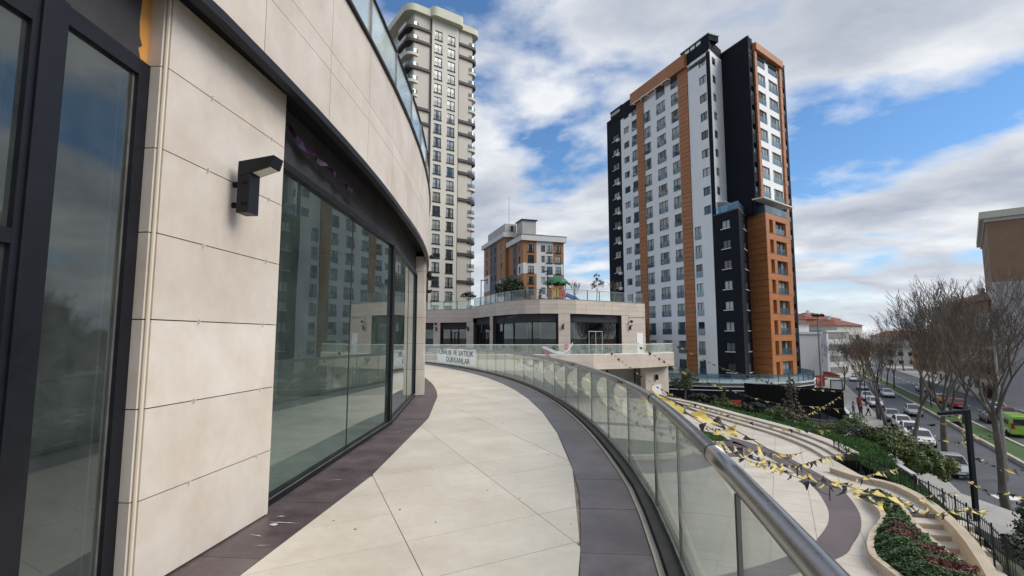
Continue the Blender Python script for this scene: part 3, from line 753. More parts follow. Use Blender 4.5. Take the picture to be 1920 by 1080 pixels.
# board over it with a ragged right edge, orange sheathing showing behind
p = MB()
edge = [(3.315,3.605),(3.285,3.69),(3.325,3.705),(3.295,3.76),(3.285,3.86),(3.30,4.14)]
poly = [(0.1,3.605)]+edge+[(0.1,4.14)]
i = len(p.v); p.v += [(xl+.03,y,z) for y,z in poly]+[(xl-.06,y,z) for y,z in poly]; n = len(poly)
p.f.append(tuple(range(n))); p.f.append(tuple(range(2*n-1,n-1,-1)))
for k in range(n): p.f.append((k,(k+1)%n,n+(k+1)%n,n+k))
W('sign_board', p, 'charcoal', nb)
p = MB(); p.box(xl-.05,xl+.015,3.1,3.47,3.605,4.14); W('orange_sheathing', p, 'orange_board', nb)
# balustrade on the parapet
bal = thing('glass_balustrade', 'clear glass balustrade with dark top rail on the roof edge of the curved shop building', 'balustrade', cpz(43.5,0,5.79))
tb = [-9.6+1.95*k for k in range(21)]
for a, b in zip(tb, tb[1:]):
    p = MB(); chord(p, 43.53, a, b, 5.90, 6.60, 0.014, 0.03); W('glass_panel', p, 'pane_rail', bal)
    p = MB(); q = Vector(cp(43.52,a)); p.box(q.x-.025,q.x+.025,q.y-.03,q.y+.03,5.886,6.62); W('post', p, 'alu', bal)
h = MB(); h.tube([(*cp(43.52, -10+k), 6.64) for k in range(40)], 0.035, 8); W('top_rail', h, 'black', bal)
# wall lamps
def wall_lamp_proto():
    """bent square arm; back on the wall at y=0, projecting to -Y, head at top"""
    t = thing('wall_lamp', 'black bent wall lamp on the beige stone pillar beside the nearest shopfront', 'lamp', group='black bent wall lamps')
    a = MB(); a.box(-.07,.07,-.185,-.075,-.34,.02)
    Lp('arm', a, 'black', t)
    h = MB()
    h.hexa([(-.074,-.365,.055),(.074,-.365,.055),(.074,-.076,-.03),(-.074,-.076,-.03),(-.074,-.39,.145),(.074,-.39,.145),(.074,-.078,.10),(-.074,-.078,.10)])
    hd = Lp('lamp_head', h, 'black', t)
    l = MB(); l.hexa([(-.055,-.350,.042),(.055,-.350,.042),(.055,-.20,.0),(-.055,-.20,.0),(-.055,-.350,.052),(.055,-.350,.052),(.055,-.20,.009),(-.055,-.20,.009)]); ob('lens', l.mesh('lens','lens'), hd)
    for z in (-.08,-.26):
        b = MB(); b.tube([(0,-.076,z),(0,0,z)], .026, 8); b.box(-.092,.092,-.15,-.125,z-.012,z+.012); Lp('bracket', b, 'black_matt', t)
    return t
lamp0 = wall_lamp_proto()
lamp0.location = cpz(43.352, -5.3, 3.06); lamp0.rotation_euler = (0,0,R(90-5.3))
dup(lamp0, cpz(43.30, 10.35, 3.05), R(90+10), 'black bent wall lamp sticking out past the end of the curved shop building')
# camera and round lamp on the far end of the near building
t = thing('security_camera', 'security camera on a white bent arm at the end of the curved shop building', 'camera', cpz(43.31,10.6,4.28), R(100))
b = MB(); b.tube([(0,0,-.14),(0,-.16,-.17),(0,-.30,-.10),(0,-.34,0)], .026, 8); Lp('bracket', b, 'white_paint', t)
b = MB(); b.lathe([(.01,-.06),(.07,-.05),(.09,.0),(.08,.05),(.02,.08)],0,-.36,10); Lp('dome', b, 'black', t)
b = MB(); b.box(-.06,.06,-.62,-.40,-.0,.12); Lp('hood', b, 'black', t)
t = thing('round_wall_lamp', 'round black floodlight between the security camera and the bent lamp on the building end', 'lamp', cpz(43.31,10.5,3.66), R(100))
b = MB(); b.tube([(0,0,0),(0,-.22,0)], .035, 8); Lp('bracket', b, 'black', t)
b = MB(); b.tube([(0,-.22,0),(0,-.27,0),(0,-.36,0)], [.09,.16,.15], 14); Lp('lamp_head', b, 'black', t)
# paper notice in the leftmost window
t = thing('paper_notice', 'white paper notice with a red letter behind the leftmost window', 'notice', (xl-.03, 2.45, 1.95))
b = MB(); b.box(xl-.040,xl-.036,2.2,2.52,1.70,2.08); W('sheet', b, 'white_paint', t)

# ================================================================== text helper
def text_mesh(s, size, m, align='CENTER'):
    c = bpy.data.curves.new('text', 'FONT'); c.body = s; c.size = size; c.align_x = align; c.align_y = 'CENTER'; c.extrude = 0.002
    o = bpy.data.objects.new('text', c); COL.objects.link(o)
    dg = bpy.context.evaluated_depsgraph_get(); dg.update()
    me = bpy.data.meshes.new_from_object(o.evaluated_get(dg)); bpy.data.objects.remove(o); bpy.data.curves.remove(c)
    me.materials.clear(); me.materials.append(M[m]); return me
o = ob('lettering', text_mesh('G', 0.07, 'red'), bpy.data.objects['paper_notice']); o.location = (0.012, 0.06, 0.06); o.rotation_euler = (R(90),0,R(90))

# ================================================================== FAR RETAIL WING
fw = thing('shop_wing', 'low retail wing in beige stone with tall dark shop windows beyond the open court', 'building', (4, 52, 0))
FL = [(-15.0,62.6),(-4.55,58.6),(-3.0,54.8),(-1.6,51.2),(-0.2,48.6),(1.2,47.1),(2.6,46.5),(4.2,46.6),(6.0,47.0),(13.9,52.4)]
def poly_len(P): 
    r = [0]
    for a, b in zip(P, P[1:]): r.append(r[-1]+math.hypot(b[0]-a[0], b[1]-a[1]))
    return r
FS = poly_len(FL)
def fpt(s, off=0.0):
    for k in range(len(FL)-1):
        if s <= FS[k+1] or k == len(FL)-2:
            a, b = FL[k], FL[k+1]; L = FS[k+1]-FS[k]; u = (s-FS[k])/L
            nx, ny = (b[1]-a[1])/L, -(b[0]-a[0])/L
            return (a[0]+(b[0]-a[0])*u+nx*off, a[1]+(b[1]-a[1])*u+ny*off)
def s_at_px(px):                            # where a sight line crosses the facade (layout only)
    m = (px-960)/940.0*1.0
    best = None
    for k in range(len(FL)-1):
        a, b = FL[k], FL[k+1]
        fa, fb = a[0]-m*a[1]*1.0, b[0]-m*b[1]*1.0
        if fa*fb <= 0: 
            u = fa/(fa-fb); best = FS[k]+u*(FS[k+1]-FS[k]); break
    return best
COLS = [(-16.2,0.2),]                       # (s0, s1) stone piers
COLS = [(1.6,2.15),(5.95,6.85),(10.35,11.35),(17.05,18.0),(27.4,28.55),(35.2,FS[-1]-0.02)]
wb = MB()
SX = [FS[0]]+[s for s in FS[1:-1]]+[FS[-1]]
def along(mb, s0, s1, o0, o1, z0, z1):
    cuts = [s0]+[s for s in FS if s0+1e-4 < s < s1-1e-4]+[s1]
    for a, b in zip(cuts, cuts[1:]):
        mb.bar(fpt(a+1e-6), fpt(b-1e-6), o0, o1, z0, z1)
    return mb
par = MB(); along(par, FS[1], FS[-1], -0.30, -0.045, 3.86, 5.18); along(par, 0.02, FS[1], -0.30, -0.045, 3.4, 4.95); W('parapet_core', par, 'joint', fw)
def panels(s0, s1, zs, step, off=0.0):
    cuts = [s0]+[s for s in FS if s0+1e-4 < s < s1-1e-4]+[s1]
    for a, b in zip(cuts, cuts[1:]):
        n = max(1, round((b-a)/step))
        for k in range(n):
            for z0, z1 in zip(zs, zs[1:]):
                p = MB(); A, B = a+(b-a)*k/n, a+(b-a)*(k+1)/n
                p.bar(fpt(A+.006), fpt(B-.006), -0.043, off, z0+.006, z1-.006); W('stone_panel', p, 'stone_far', fw)
panels(FS[1], FS[-1], (3.86,4.3,4.74,5.18), 1.25)
panels(0.02, FS[1], (3.4,3.92,4.43,4.95), 1.25)
# slanted notch at the inner corner
p = MB(); p.hexa([(*fpt(FS[1]-1.2,.0),3.4),(*fpt(FS[1]-.01,.0),3.86),(*fpt(FS[1]-.01,-.3),3.86),(*fpt(FS[1]-1.2,-.3),3.4),(*fpt(FS[1]-1.2,0),3.41),(*fpt(FS[1]-.01,0),3.87),(*fpt(FS[1]-.01,-.3),3.87),(*fpt(FS[1]-1.2,-.3),3.41)]); W('notch', p, 'stone_far', fw)
cp_ = MB(); along(cp_, FS[1], FS[-1], -0.32, 0.03, 5.181, 5.22); along(cp_, 0.02, FS[1]-.02, -0.32, 0.03, 4.951, 4.99); W('coping', cp_, 'alu', fw)
for a, b in COLS:
    zt = 3.86 if a > FS[1] else 3.4
    c = MB(); c_ = along(c, a, b, -0.9, -0.046, 0, zt-.005); W('pillar_core', c, 'joint', fw)
    n = 1 if b-a < 1.5 else 2
    for k in range(n):
        for z0, z1 in ((0.02,.6),(.6,1.2),(1.2,1.8),(1.8,2.4),(2.4,3.0),(3.0,zt-.01)):
            p = MB(); p.bar(fpt(a+(b-a)*k/n+.004), fpt(a+(b-a)*(k+1)/n-.004), -0.045, 0.0, z0+.006, z1-.006); W('stone_panel', p, 'stone_far', fw)
# window bays
BAYS = [(2.2,5.9,(.33,.62),(.33,.62)),(6.9,10.3,(.35,.66),(.35,.66)),(11.4,17.0,(.22,.37),(.22,.37)),(18.05,27.35,(.10,.20,.45,.72),(.1,.2)),(28.6,35.15,(.36,.66),(.36,.66))]
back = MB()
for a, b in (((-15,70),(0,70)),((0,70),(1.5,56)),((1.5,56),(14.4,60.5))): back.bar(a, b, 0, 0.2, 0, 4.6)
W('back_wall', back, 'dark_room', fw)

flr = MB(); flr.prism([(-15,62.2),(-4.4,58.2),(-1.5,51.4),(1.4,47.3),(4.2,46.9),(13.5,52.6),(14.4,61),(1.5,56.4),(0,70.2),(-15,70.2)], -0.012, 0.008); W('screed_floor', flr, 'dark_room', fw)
for k, (a, b, ms, door) in enumerate(BAYS):
    zt = 3.86 if a > FS[1] else 3.4
    sb = MB(); along(sb, a, b, -0.50, -0.40, zt-.72, zt-.002); W('sign_board', sb, 'charcoal', fw)
    fr = MB(); along(fr, a, b, -0.5, -0.36, zt-.80, zt-.722); along(fr, a, b, -0.5, -0.36, 0.009, .09)
    for u in (0,)+ms+(1,):
        s = a+(b-a)*u; w = .045 if 0 < u < 1 else .06
        fr.bar(fpt(max(a,s-w)), fpt(min(b,s+w)), -0.505, -0.355, .091, zt-.801)
    o = W('shopfront', fr, 'black', fw)
    us = (0,)+ms+(1,)
    for u0, u1 in zip(us, us[1:]):
        p = MB(); along(p, a+(b-a)*u0+.05, a+(b-a)*u1-.05, -0.435, -0.425, .09, zt-.8); W('pane', p, 'pane_far', o)
    d0, d1 = a+(b-a)*door[0], a+(b-a)*door[1]
    df = MB(); m_ = 'lt_grey' if k == 4 else 'black'
    for u in (d0+.1, (d0+d1)/2, d1-.1): df.bar(fpt(u-.022), fpt(u+.022), -0.42, -0.33, .095, 2.2)
    df.bar(fpt(d0+.07), fpt(d1-.07), -0.418, -0.332, 2.201, 2.27); W('door_frame', df, m_, o)
sf = MB(); along(sf, FS[1], FS[-1], -0.8, -0.05, 3.84, 3.858); along(sf, .02, FS[1], -.8,-.05,3.38,3.398); W('soffit', sf, 'black_matt', fw)
pf = MB()
for s0, h in ((21.0,.30),(33.2,.35)):
    n = 10
    for k in range(n): 
        hh = h*(1-abs(k/n-.3)); pf.quad((*fpt(s0+k*.17,-.38),3.8),(*fpt(s0+(k+1)*.17,-.37),3.8),(*fpt(s0+(k+1)*.17,-.37),3.8-hh),(*fpt(s0+k*.17,-.38),3.8-hh*.9))
W('torn_film', pf, 'film', fw)
# white service door in the end pier
d = MB(); d.bar(fpt(FS[-1]-1.35), fpt(FS[-1]-.45), 0.004, 0.03, .02, 2.1); o = W('service_door', d, 'white_paint', fw)
h = MB(); h.bar(fpt(FS[-1]-1.25), fpt(FS[-1]-1.1), 0.031, 0.07, 1.0, 1.05); W('handle', h, 'black', o)
pip = MB(); pip.tube([(*fpt(FS[-1]-.05,.05),3.75),(*fpt(36.2,.05),3.75),(*fpt(36.2,.05),3.0)], .03, 6); W('pipe', pip, 'alu', fw)
# end wall and return
ew = MB(); ew.bar(FL[-1], (14.6,62.0), -0.25, 0.0, -4.2, 5.15); W('end_wall', ew, 'stone_far', fw)
# lamps on the wing's piers
for s, lab in ((6.4,'second bent wall lamp from the left on the far wing, above the banner'),(10.6,'bent wall lamp on the inner corner pier of the far wing'),(17.2,'bent wall lamp on the pier where the far wing begins to round'),(27.8,'bent wall lamp on the pier between the two widest far shopfronts'),(36.3,'bent wall lamp beside the white service door of the far wing')):
    a, b = fpt(s-.01), fpt(s+.01); dup(lamp0, (*fpt(s,0.003),2.75), math.atan2(b[1]-a[1], b[0]-a[0]), 'small black '+lab)
for s, lab in ((36.3,'round black wall light above the bent lamp near the white service door'),(6.4,'round black wall light above the bent lamp on the leftmost far pier')):
    a, b = fpt(s-.01), fpt(s+.01); dup(bpy.data.objects['round_wall_lamp'], (*fpt(s,0.003),3.25), math.atan2(b[1]-a[1], b[0]-a[0]), lab)
# far deck edge: stone spandrel, underside and railing
DE = [(-13.2,42.6),(-9,43.2),(-1.6,43.62),(3,43.8),(7.1,44.5),(9.7,45.7),(12,47.0),(14.2,48.8),(16.25,50.9)]
for a, b in zip(DE, DE[1:]):
    L = math.hypot(b[0]-a[0], b[1]-a[1]); n = max(1, round(L/1.3))
    for k in range(n):
        for z0, z1 in ((-1.16,-.5),(-.5,.14)):
            p = MB(); A = (a[0]+(b[0]-a[0])*k/n, a[1]+(b[1]-a[1])*k/n); B = (a[0]+(b[0]-a[0])*(k+1)/n, a[1]+(b[1]-a[1])*(k+1)/n)
            p.bar(A, B, 0.004, 0.07, z0+.005, z1-.005); W('edge_cladding', p, 'stone_far', walk)
DE2 = DE+[(15.2,54.5)]
fr_ = thing('glass_railing', 'straight topped glass railing with a thin pale rail on the far deck across the court', 'railing', (5,44,0))
tr = MB(); br = MB()
for a, b in zip(DE2, DE2[1:]):
    tr.bar(a, b, -0.10, -0.05, 1.0, 1.05); br.bar(a, b, -0.12, 0.02, 0.14, 0.20)
    L = math.hypot(b[0]-a[0], b[1]-a[1]); n = max(1, round(L/1.4))
    for k in range(n):
        A = Vector(a).lerp(Vector(b), k/n); B = Vector(a).lerp(Vector(b), (k+1)/n); d = (B-A).normalized()*.008
        p = MB(); p.bar(A+d, B-d, -0.082, -0.07, .201, .999); W('glass_panel', p, 'pane_rail', fr_)
W('top_rail', tr, 'white_paint', fr_); W('base_rail', br, 'white_paint', fr_)
# lower storey under the far deck
ls = thing('lower_storey', 'shaded lower shop storey with a beige stone pier under the far deck', 'building', (8,50,PZ))
p = MB(); p.bar((13.0,49.4),(15.9,51.6), -0.6, 0.0, PZ, -1.17); W('stone_pier', p, 'stone_far', ls)
p = MB(); p.bar((-12,49.2),(13.0,51.4), -0.1, 0.0, PZ, -1.17); W('shopfront', p, 'win2', ls)
for k in range(9):
    q = MB(); x = -10+2.8*k; q.box(x-.05,x+.05,49.2+(x+12)*.088-.12,49.2+(x+12)*.088,PZ,-1.2); W('mullion', q, 'black', ls)
p = MB(); p.box(14.2,14.45,50.1,50.35,-2.5,-2.0); W('wall_light', p, 'black', ls)
p = MB(); p.bar((13.7,49.93),(14.9,50.85), 0.01, 0.05, PZ, -3.0); W('door', p, 'white_paint', ls)
p = MB()
for k in range(40): chord(p, 46.2, -20+k*1.4, -18.6+k*1.4, PZ, -1.11, 0.3)
W('near_shopfront', p, 'win2', ls)
# roof railing on the wing
rr = thing('roof_railing', 'glass railing with thin posts round the roof garden of the far wing', 'railing', (4,52,5.2))
def railrun(s0, s1, z, mm, off=-.15, hgt=0.95):
    cuts = [s0]+[s for s in FS if s0+1e-4 < s < s1-1e-4]+[s1]
    for a, b in zip(cuts, cuts[1:]):
        n = max(1, round((b-a)/1.7))
        for k in range(n):
            A, B = a+(b-a)*k/n, a+(b-a)*(k+1)/n
            p = MB(); p.bar(fpt(A+.03,0), fpt(B-.03,0), off-.006, off+.006, z+.03, z+hgt-.05); W('glass_panel', p, mm, rr)
            p = MB(); p.bar(fpt(A), fpt(A+.05), off-.03, off+.03, z, z+hgt); W('post', p, 'black', rr)
    t = MB(); along(t, s0, s1, off-.02, off+.02, z+hgt-.045, z+hgt); W('top_rail', t, 'alu', rr)
railrun(FS[1]+.1, 18.5, 5.222, 'pane_frost'); railrun(18.5, FS[-1]-.1, 5.222, 'pane_clear'); railrun(.1, FS[1]-.4, 4.992, 'pane_rail')
rf = MB(); rf.prism([(-15,62.8),(-4.4,58.8),(-2.85,55),(-1.45,51.4),(0,48.85),(1.4,47.35),(2.65,46.8),(4.2,46.85),(6,47.3),(13.7,52.6),(14.4,62),(30,120),(-60,120),(-45,66)], 4.6, 4.96); struct('roof_garden_ground', rf, 'soil')

# banner on the near railing
bn = thing('banner', 'creased white rent and sale banner tied to the far curve of the near railing', 'banner', cpz(47.2,28,0))
A, B = Vector(cp(47.015,21.6)), Vector(cp(47.015,29.4)); A, B = B, A
c = MB(); nx, nz = 36, 8; d = (B-A); L = d.length; d = d.normalized(); nrm = Vector((d.y,-d.x))
def bpos(u, v): 
    sag = 0.05*math.sin(u*PI*3)**2
    w = 0.02*math.sin(u*23)+0.012*math.sin(u*51+v*4)
    q = A+d*(u*L)+nrm*(w); return (q.x, q.y, 0.18+v*0.84-sag*v*0.7+(0.05*(u-.5)))
for i in range(nx):
    for j in range(nz):
        c.quad(bpos(i/nx,j/nz), bpos((i+1)/nx,j/nz), bpos((i+1)/nx,(j+1)/nz), bpos(i/nx,(j+1)/nz))
W('cloth', c, 'cloth', bn, smooth=True)
ang = math.atan2(d.y, d.x)
for s, u, z, sz in (('KİRALIK VE SATILIK', .50, .80, .42), ('DÜKKANLAR', .58, .39, .44)):
    q = A+d*(u*L)+nrm*0.04
    o = ob('lettering', text_mesh(s, sz, 'ink'), bn, loc=(q.x,q.y,z), world=True); o.rotation_euler = (R(90),0,ang)
    o.scale = (1.62 if 'VE' in s else 1.5, 1.0, 1.0)

# ================================================================== ORANGE / WHITE TOWER
ot = thing('apartment_tower', 'white and charcoal apartment tower with orange cladding strips and rows of windows', 'tower', (33, 80, -4.2))
UA = (math.cos(R(22)), math.sin(R(22))); VA = (-UA[1], UA[0])
P0 = (29.2, 78.3)
def vpt(v): return (P0[0]+VA[0]*(v-8.15), P0[1]+VA[1]*(v-8.15))
F1 = Fac(vpt(33.0), (-VA[0], -VA[1]))                     # long left facade, s = 33 - v
def S(v): return 33.0-v
ZB = -4.2
def rows(z0, z1, off=0.0): return [3.0*k+off for k in range(-1, 16) if z0 < 3.0*k+off < z1]
def col_holes(vc, w, h, zs): return [(S(vc)-w/2, S(vc)+w/2, z-h/2, z+h/2) for z in zs]
def strip_wall(name, v0, v1, z0, z1, m, holes=(), n=0.0):
    b = MB(); F1.wall(b, S(v1), S(v0), z0, z1, holes, 0.22, n); return W(name, b, m, ot)
# (centre v, width, height, kind, z list)
cA = (29.95, 2.0, 1.25, 'sill', rows(-2,44.5,0.0)); cB1 = (26.15, 1.75, 1.25, 'plain', rows(-3,46.5,0.15)); cB2 = (23.5, 1.75, 2.05, 'french', rows(-4,46.5,0.1))
cC1 = (19.6, 1.85, 2.05, 'french', rows(-4,44.0,0.1)); cC2 = (15.75, 2.35, 2.05, 'french', rows(-4,46.5,0.15)); cC3 = (12.15, 1.75, 2.05, 'french', rows(-4,46.5,0.1))
cD1 = (5.5, 1.5, 1.35, 'plain', rows(19.5,46.5,0.2)); cD2 = (7.72, 1.42, 2.05, 'french', rows(-4,19.5,0.0))
cE = (2.05, 1.6, 1.25, 'sill', rows(-4,19.5,0.25))
for name, v0, v1, z0, z1, m, cols in (('dark_wall',28.0,33.0,ZB,46.5,'t_dark',(cA,)),('white_wall',22.63,28.0,ZB,45.0,'white',(cB1,cB2)),('white_wall',11.1,20.55,ZB,46.6,'white',(cC1,cC2,cC3)),('white_wall',4.6,8.8,ZB,46.3,'white',(cD1,cD2)),('dark_wall',-0.42,4.58,ZB,20.0,'t_dark',(cE,))):
    hs = []
    for c in cols: hs += col_holes(*c[:3], c[4])
    strip_wall(name, v0, v1, z0, z1, m, hs, 0.03 if name == 'dark_wall' and v0 < 0 else 0.0)
    for c in cols:
        for z in c[4]: put_window(F1, S(c[0]), z, c[1], c[2], c[3], ot, pm='win2' if (c is cA or random.random() < .16) else random.choice(('win','win3')))
for z in cA[4]:
    if random.random() < .6:
        b = MB(); F1.slab(b, S(29.2), S(28.5), z-1.15, z-.6, 0.005, .38); W('air_conditioner', b, 'white_paint', ot)
strip_wall('dark_band', 22.64, 28.0, 45.0, 47.9, 't_dark', n=0.06); strip_wall('dark_band', 4.0, 8.8, 46.3, 48.1, 't_dark', n=0.06)
strip_wall('dark_wall', 3.95, 4.6, 20.0, 46.3, 't_dark', n=0.02)
# orange strips: backing wall plus one panel per metre, and the orange beam across the top
for v0, v1 in ((20.55,22.63),(8.8,11.1)):
    strip_wall('strip_backing', v0, v1, ZB, 46.0, 'joint', n=0.06)
    z = ZB
    while z < 45.9:
        p = MB(); F1.slab(p, S(v1)+.01, S(v0)-.01, z+.03, min(z+.75,46.0)-.02, 0.061, 0.13); W('cladding_panel', p, 't_orange', ot); z += 0.75
for k in range(7):
    a = 8.8+k*2.16; p = MB(); F1.slab(p, S(a+2.14), S(a), 46.0, 48.3, -0.5, 0.62); W('cladding_panel', p, 't_orange', ot)
pg = MB()                                                  # open white frame hung under the beam
F1.slab(pg, S(22.4), S(12.2), 45.45, 45.6, 1.2, 1.32)
for k in range(6): F1.slab(pg, S(22.3-k*2), S(22.18-k*2), 45.46, 45.59, 0.63, 1.2)
W('sun_frame', pg, 'white_paint', ot)
# set-back roof storey with light openings and green coping
for a, b, z0, z1, m in ((3.9,10.2,48.1,49.0,'t_dark'),(27.5,31.5,46.5,47.8,'t_dark')):
    p = MB(); F1.slab(p, S(b), S(a), z0, z1, -2.0, 0.02); W('roof_storey', p, m, ot)
    p = MB(); F1.slab(p, S(b)-.1, S(a)+.1, z1+.003, z1+.2, -2.1, 0.12); W('green_coping', p, 't_green', ot)
for k in range(3):
    p = MB(); F1.slab(p, S(6.6+k*1.3), S(5.6+k*1.3), 48.35, 48.85, 0.022, 0.04); W('roof_opening', p, 'white_paint', ot)
p = MB(); F1.slab(p, S(31.2), S(28.2), 46.9, 47.5, 0.022, 0.05); W('roof_opening', p, 'win', ot)
# end wall and back
O2 = (37.38, 72.5); O3 = (36.2, 72.9)
u38 = (math.cos(R(38)), math.sin(R(38)))
def oadd(o, d, k): return (o[0]+d[0]*k, o[1]+d[1]*k)
c36 = vpt(3.97); d54 = oadd(O3, VA, 5.4)
Fw = Fac(c36, (d54[0]-c36[0], d54[1]-c36[1])); Lw = math.hypot(d54[0]-c36[0], d54[1]-c36[1])
b = MB(); hz = rows(21,46.5,0.2); hs = [(Lw*.36-.65, Lw*.36+.65, z-.65, z+.65) for z in hz]
Fw.wall(b, 0.35, Lw, 20.0, 46.6, hs, 0.2); W('white_wall', b, 'white', ot)
b = MB(); Fw.wall(b, 0.0, 0.35, 20.0, 46.3, n=.01); W('dark_wall', b, 't_dark', ot)
b = MB(); Fw.wall(b, -.05, Lw, 46.6, 48.4, n=.05); W('dark_band', b, 't_dark', ot)
for z in hz: put_window(Fw, Lw*.36, z, 1.3, 1.3, 'plain', ot)
Fs = Fac(d54, (-VA[0], -VA[1]))                            # blank dark upper side wall
b = MB(); Fs.wall(b, 0.0, 5.4, 20.0, 47.7); W('dark_wall', b, 't_dark', ot)
p = MB(); Fs.slab(p, -.1, 5.45, 47.7, 47.85, -.3, .06); W('green_coping', p, 't_green', ot)
F2 = Fac(O3, u38)                                          # upper front
ch = [(0.32,1.15,z-.75,z+.85) for z in rows(22,46.5,0.1)]
b = MB(); F2.wall(b, 0.0, 1.3, 22.2, 47.7, ch, 1.1); W('dark_wall', b, 't_dark', ot)
ch2 = [(10.75,11.75,z-.75,z+.85) for z in rows(-4,47,0.1)]
b = MB(); F2.wall(b, 10.4, 12.3, ZB, 46.95, ch2, 1.1); W('dark_wall', b, 't_dark', ot)
for hs_ in (ch, ch2):
    for a0, a1, z0, z1 in hs_:
        p = MB(); F2.slab(p, a0, a1, z0, z0+.75, -.06, -.03); W('balcony_glass', p, 'pane_blue', ot)
        p = MB(); p.quad(F2.p(a0,z0,-1.1), F2.p(a1,z0,-1.1), F2.p(a1,z1,-1.1), F2.p(a0,z1,-1.1)); W('recess_door', p, 'win2', ot)
w1 = [(3.72,2.75,2.0,z) for z in rows(22,46,-.1)]; w2 = [(7.75,3.1,2.0,z) for z in rows(22,46,-.1)]
b = MB(); F2.wall(b, 2.0, 9.6, 22.2, 45.95, [(c-w/2,c+w/2,z-h/2,z+h/2) for c,w,h,z in w1+w2], .25); W('white_wall', b, 'white', ot)
for c, w, h, z in w1+w2: put_window(F2, c, z, w, h, 'french', ot, depth=.22, pm=random.choice(('win','win2','win3')))
for a0, a1, z0 in ((1.3,2.0,22.2),(9.6,10.4,8.0)):
    z = z0
    b = MB(); F2.wall(b, a0, a1, z0, 46.95, n=.05); W('strip_backing', b, 'joint', ot)
    while z < 46.8:
        p = MB(); F2.slab(p, a0+.01, a1-.01, z+.03, min(z+1.5,46.95)-.02, .052, .32); W('cladding_panel', p, 't_orange', ot); z += 1.5
for k in range(4):
    p = MB(); F2.slab(p, 1.3+k*2.275, 1.3+k*2.275+2.26, 45.9, 47.0, -.1, .62); W('cladding_panel', p, 't_orange', ot)
p = MB(); F2.slab(p, 1.35, 12.3, 47.01, 47.15, -2, .1); W('green_coping', p, 't_green', ot)
p = MB(); F2.slab(p, 1.4, 6.0, 47.16, 47.7, -3, -.6); W('roof_storey', p, 't_dark', ot)
p = MB(); F2.slab(p, -.25, 9.55, 22.0, 22.19, -.4, 1.35); W('balcony_slab', p, 'beige2', ot)
b = MB(); F2.wall(b, 0.0, 6.4, 20.0, 22.0, n=-.5); W('dark_wall', b, 't_dark', ot)
b = MB(); F2.wall(b, 6.4, 9.6, 19.0, 22.0, n=-.5); W('white_wall', b, 'white', ot)
# lower dark block: short front wall with windows
k1 = vpt(-0.42); k2 = oadd(O2, VA, 3.4)
Fk = Fac(k1, (k2[0]-k1[0], k2[1]-k1[1])); Lk = math.hypot(k2[0]-k1[0], k2[1]-k1[1])
hz = rows(-4,19.5,0.25); hs = [(Lk*.62-1.1, Lk*.62+1.1, z-.62, z+.62) for z in hz]
b = MB(); Fk.wall(b, 0, Lk, ZB, 20.0, hs, .22); W('dark_wall', b, 't_dark', ot)
for z in hz: put_window(Fk, Lk*.62, z, 2.2, 1.24, 'sill', ot)
# lower orange block
Fo = Fac(oadd(O2, VA, 3.4), (-VA[0], -VA[1]))
b = MB(); Fo.wall(b, 0, 3.39, ZB, 20.0); W('strip_backing', b, 'joint', ot)
z = ZB
while z < 19.9:
    p = MB(); Fo.slab(p, 0, 3.44, z+.03, min(z+.95,20.0)-.02, .003, .09); W('cladding_panel', p, 't_orange', ot); z += .95
F3 = Fac(O2, u38)
oz = rows(-4,19.5,0.15); hA = [(0.95,2.05,z-1.0,z+.95) for z in oz]; hB = [(2.95,6.3,z-1.0,z+.95) for z in oz]
b = MB(); F3.wall(b, 0.0, 7.65, ZB, 20.0, hA+hB, .9); W('block_wall', b, 't_orange', ot)
for z in oz:
    zz0, zz1 = z+.99, z+1.96
    for a0, a1 in ((0.01,2.5),(2.52,5.06),(5.08,7.64)):
        p = MB(); F3.slab(p, a0, a1, zz0, min(zz1,20.0), .003, .045); W('cladding_panel', p, 't_orange', ot)
    for a0, a1 in ((0.01,.92),(2.08,2.92),(6.33,7.64)):
        p = MB(); F3.slab(p, a0, a1, z-1.0, z+.97, .003, .045); W('cladding_panel', p, 't_orange', ot)
    put_window(F3, 4.62, z-.02, 3.3, 1.9, 'plain', ot, depth=.55, pm='win')
    put_window(F3, 1.5, z-.02, 1.05, 1.9, 'plain', ot, depth=.85, pm='win2')
    p = MB(); F3.slab(p, 2.97, 6.28, z-1.0, z-.1, -.12, -.09); W('balcony_glass', p, 'pane_blue', ot)
    for a0, a1 in ((.85,2.15),(2.85,6.4)):
        p = MB(); F3.slab(p, a0, a1, z-1.09, z-1.005, -.3, .09); W('sill', p, 'm_grey', ot)
F4 = Fac(oadd(O2, u38, 7.65), VA)
b = MB(); F4.wall(b, 0, 3, ZB, 20.0); W('block_wall', b, 't_orange', ot)
# terrace rails and roofs
for Fq, s0, s1, n0 in ((Fo,0,3.4,.06),(F3,0,7.6,.0),(Fk,0.1,Lk,.0),(F1,S(4.4),S(-.42),.0)):
    p = MB(); Fq.slab(p, s0, s1, 20.15, 21.2, n0-.10, n0-.08); W('terrace_glass', p, 'pane_blue', ot)
    p = MB(); Fq.slab(p, s0, s1, 20.0, 20.15, n0-.3, n0+.03); W('terrace_kerb', p, 'm_grey', ot)
p = MB(); p.prism([vpt(4.5), vpt(-.4), k2, O2, oadd(O2,u38,7.6), oadd(oadd(O2,u38,7.6),VA,3), d54], 19.6, 19.95); W('terrace_floor', p, 'pave', ot)
p = MB(); Fw.slab(p, .6, 3.2, 22.1, 22.2, .0, 1.2); p2_ = MB()
W('terrace_canopy', p, 'white_paint', ot)
back_r = oadd(oadd(O3, u38, 12.3), VA, 26); e33 = vpt(33.0)
p = MB(); p.prism([vpt(32.9), vpt(4.0), d54, oadd(O3,u38,.1), oadd(O3,u38,12.2), back_r], 45.2, 45.9); W('roof', p, 'joint', ot)
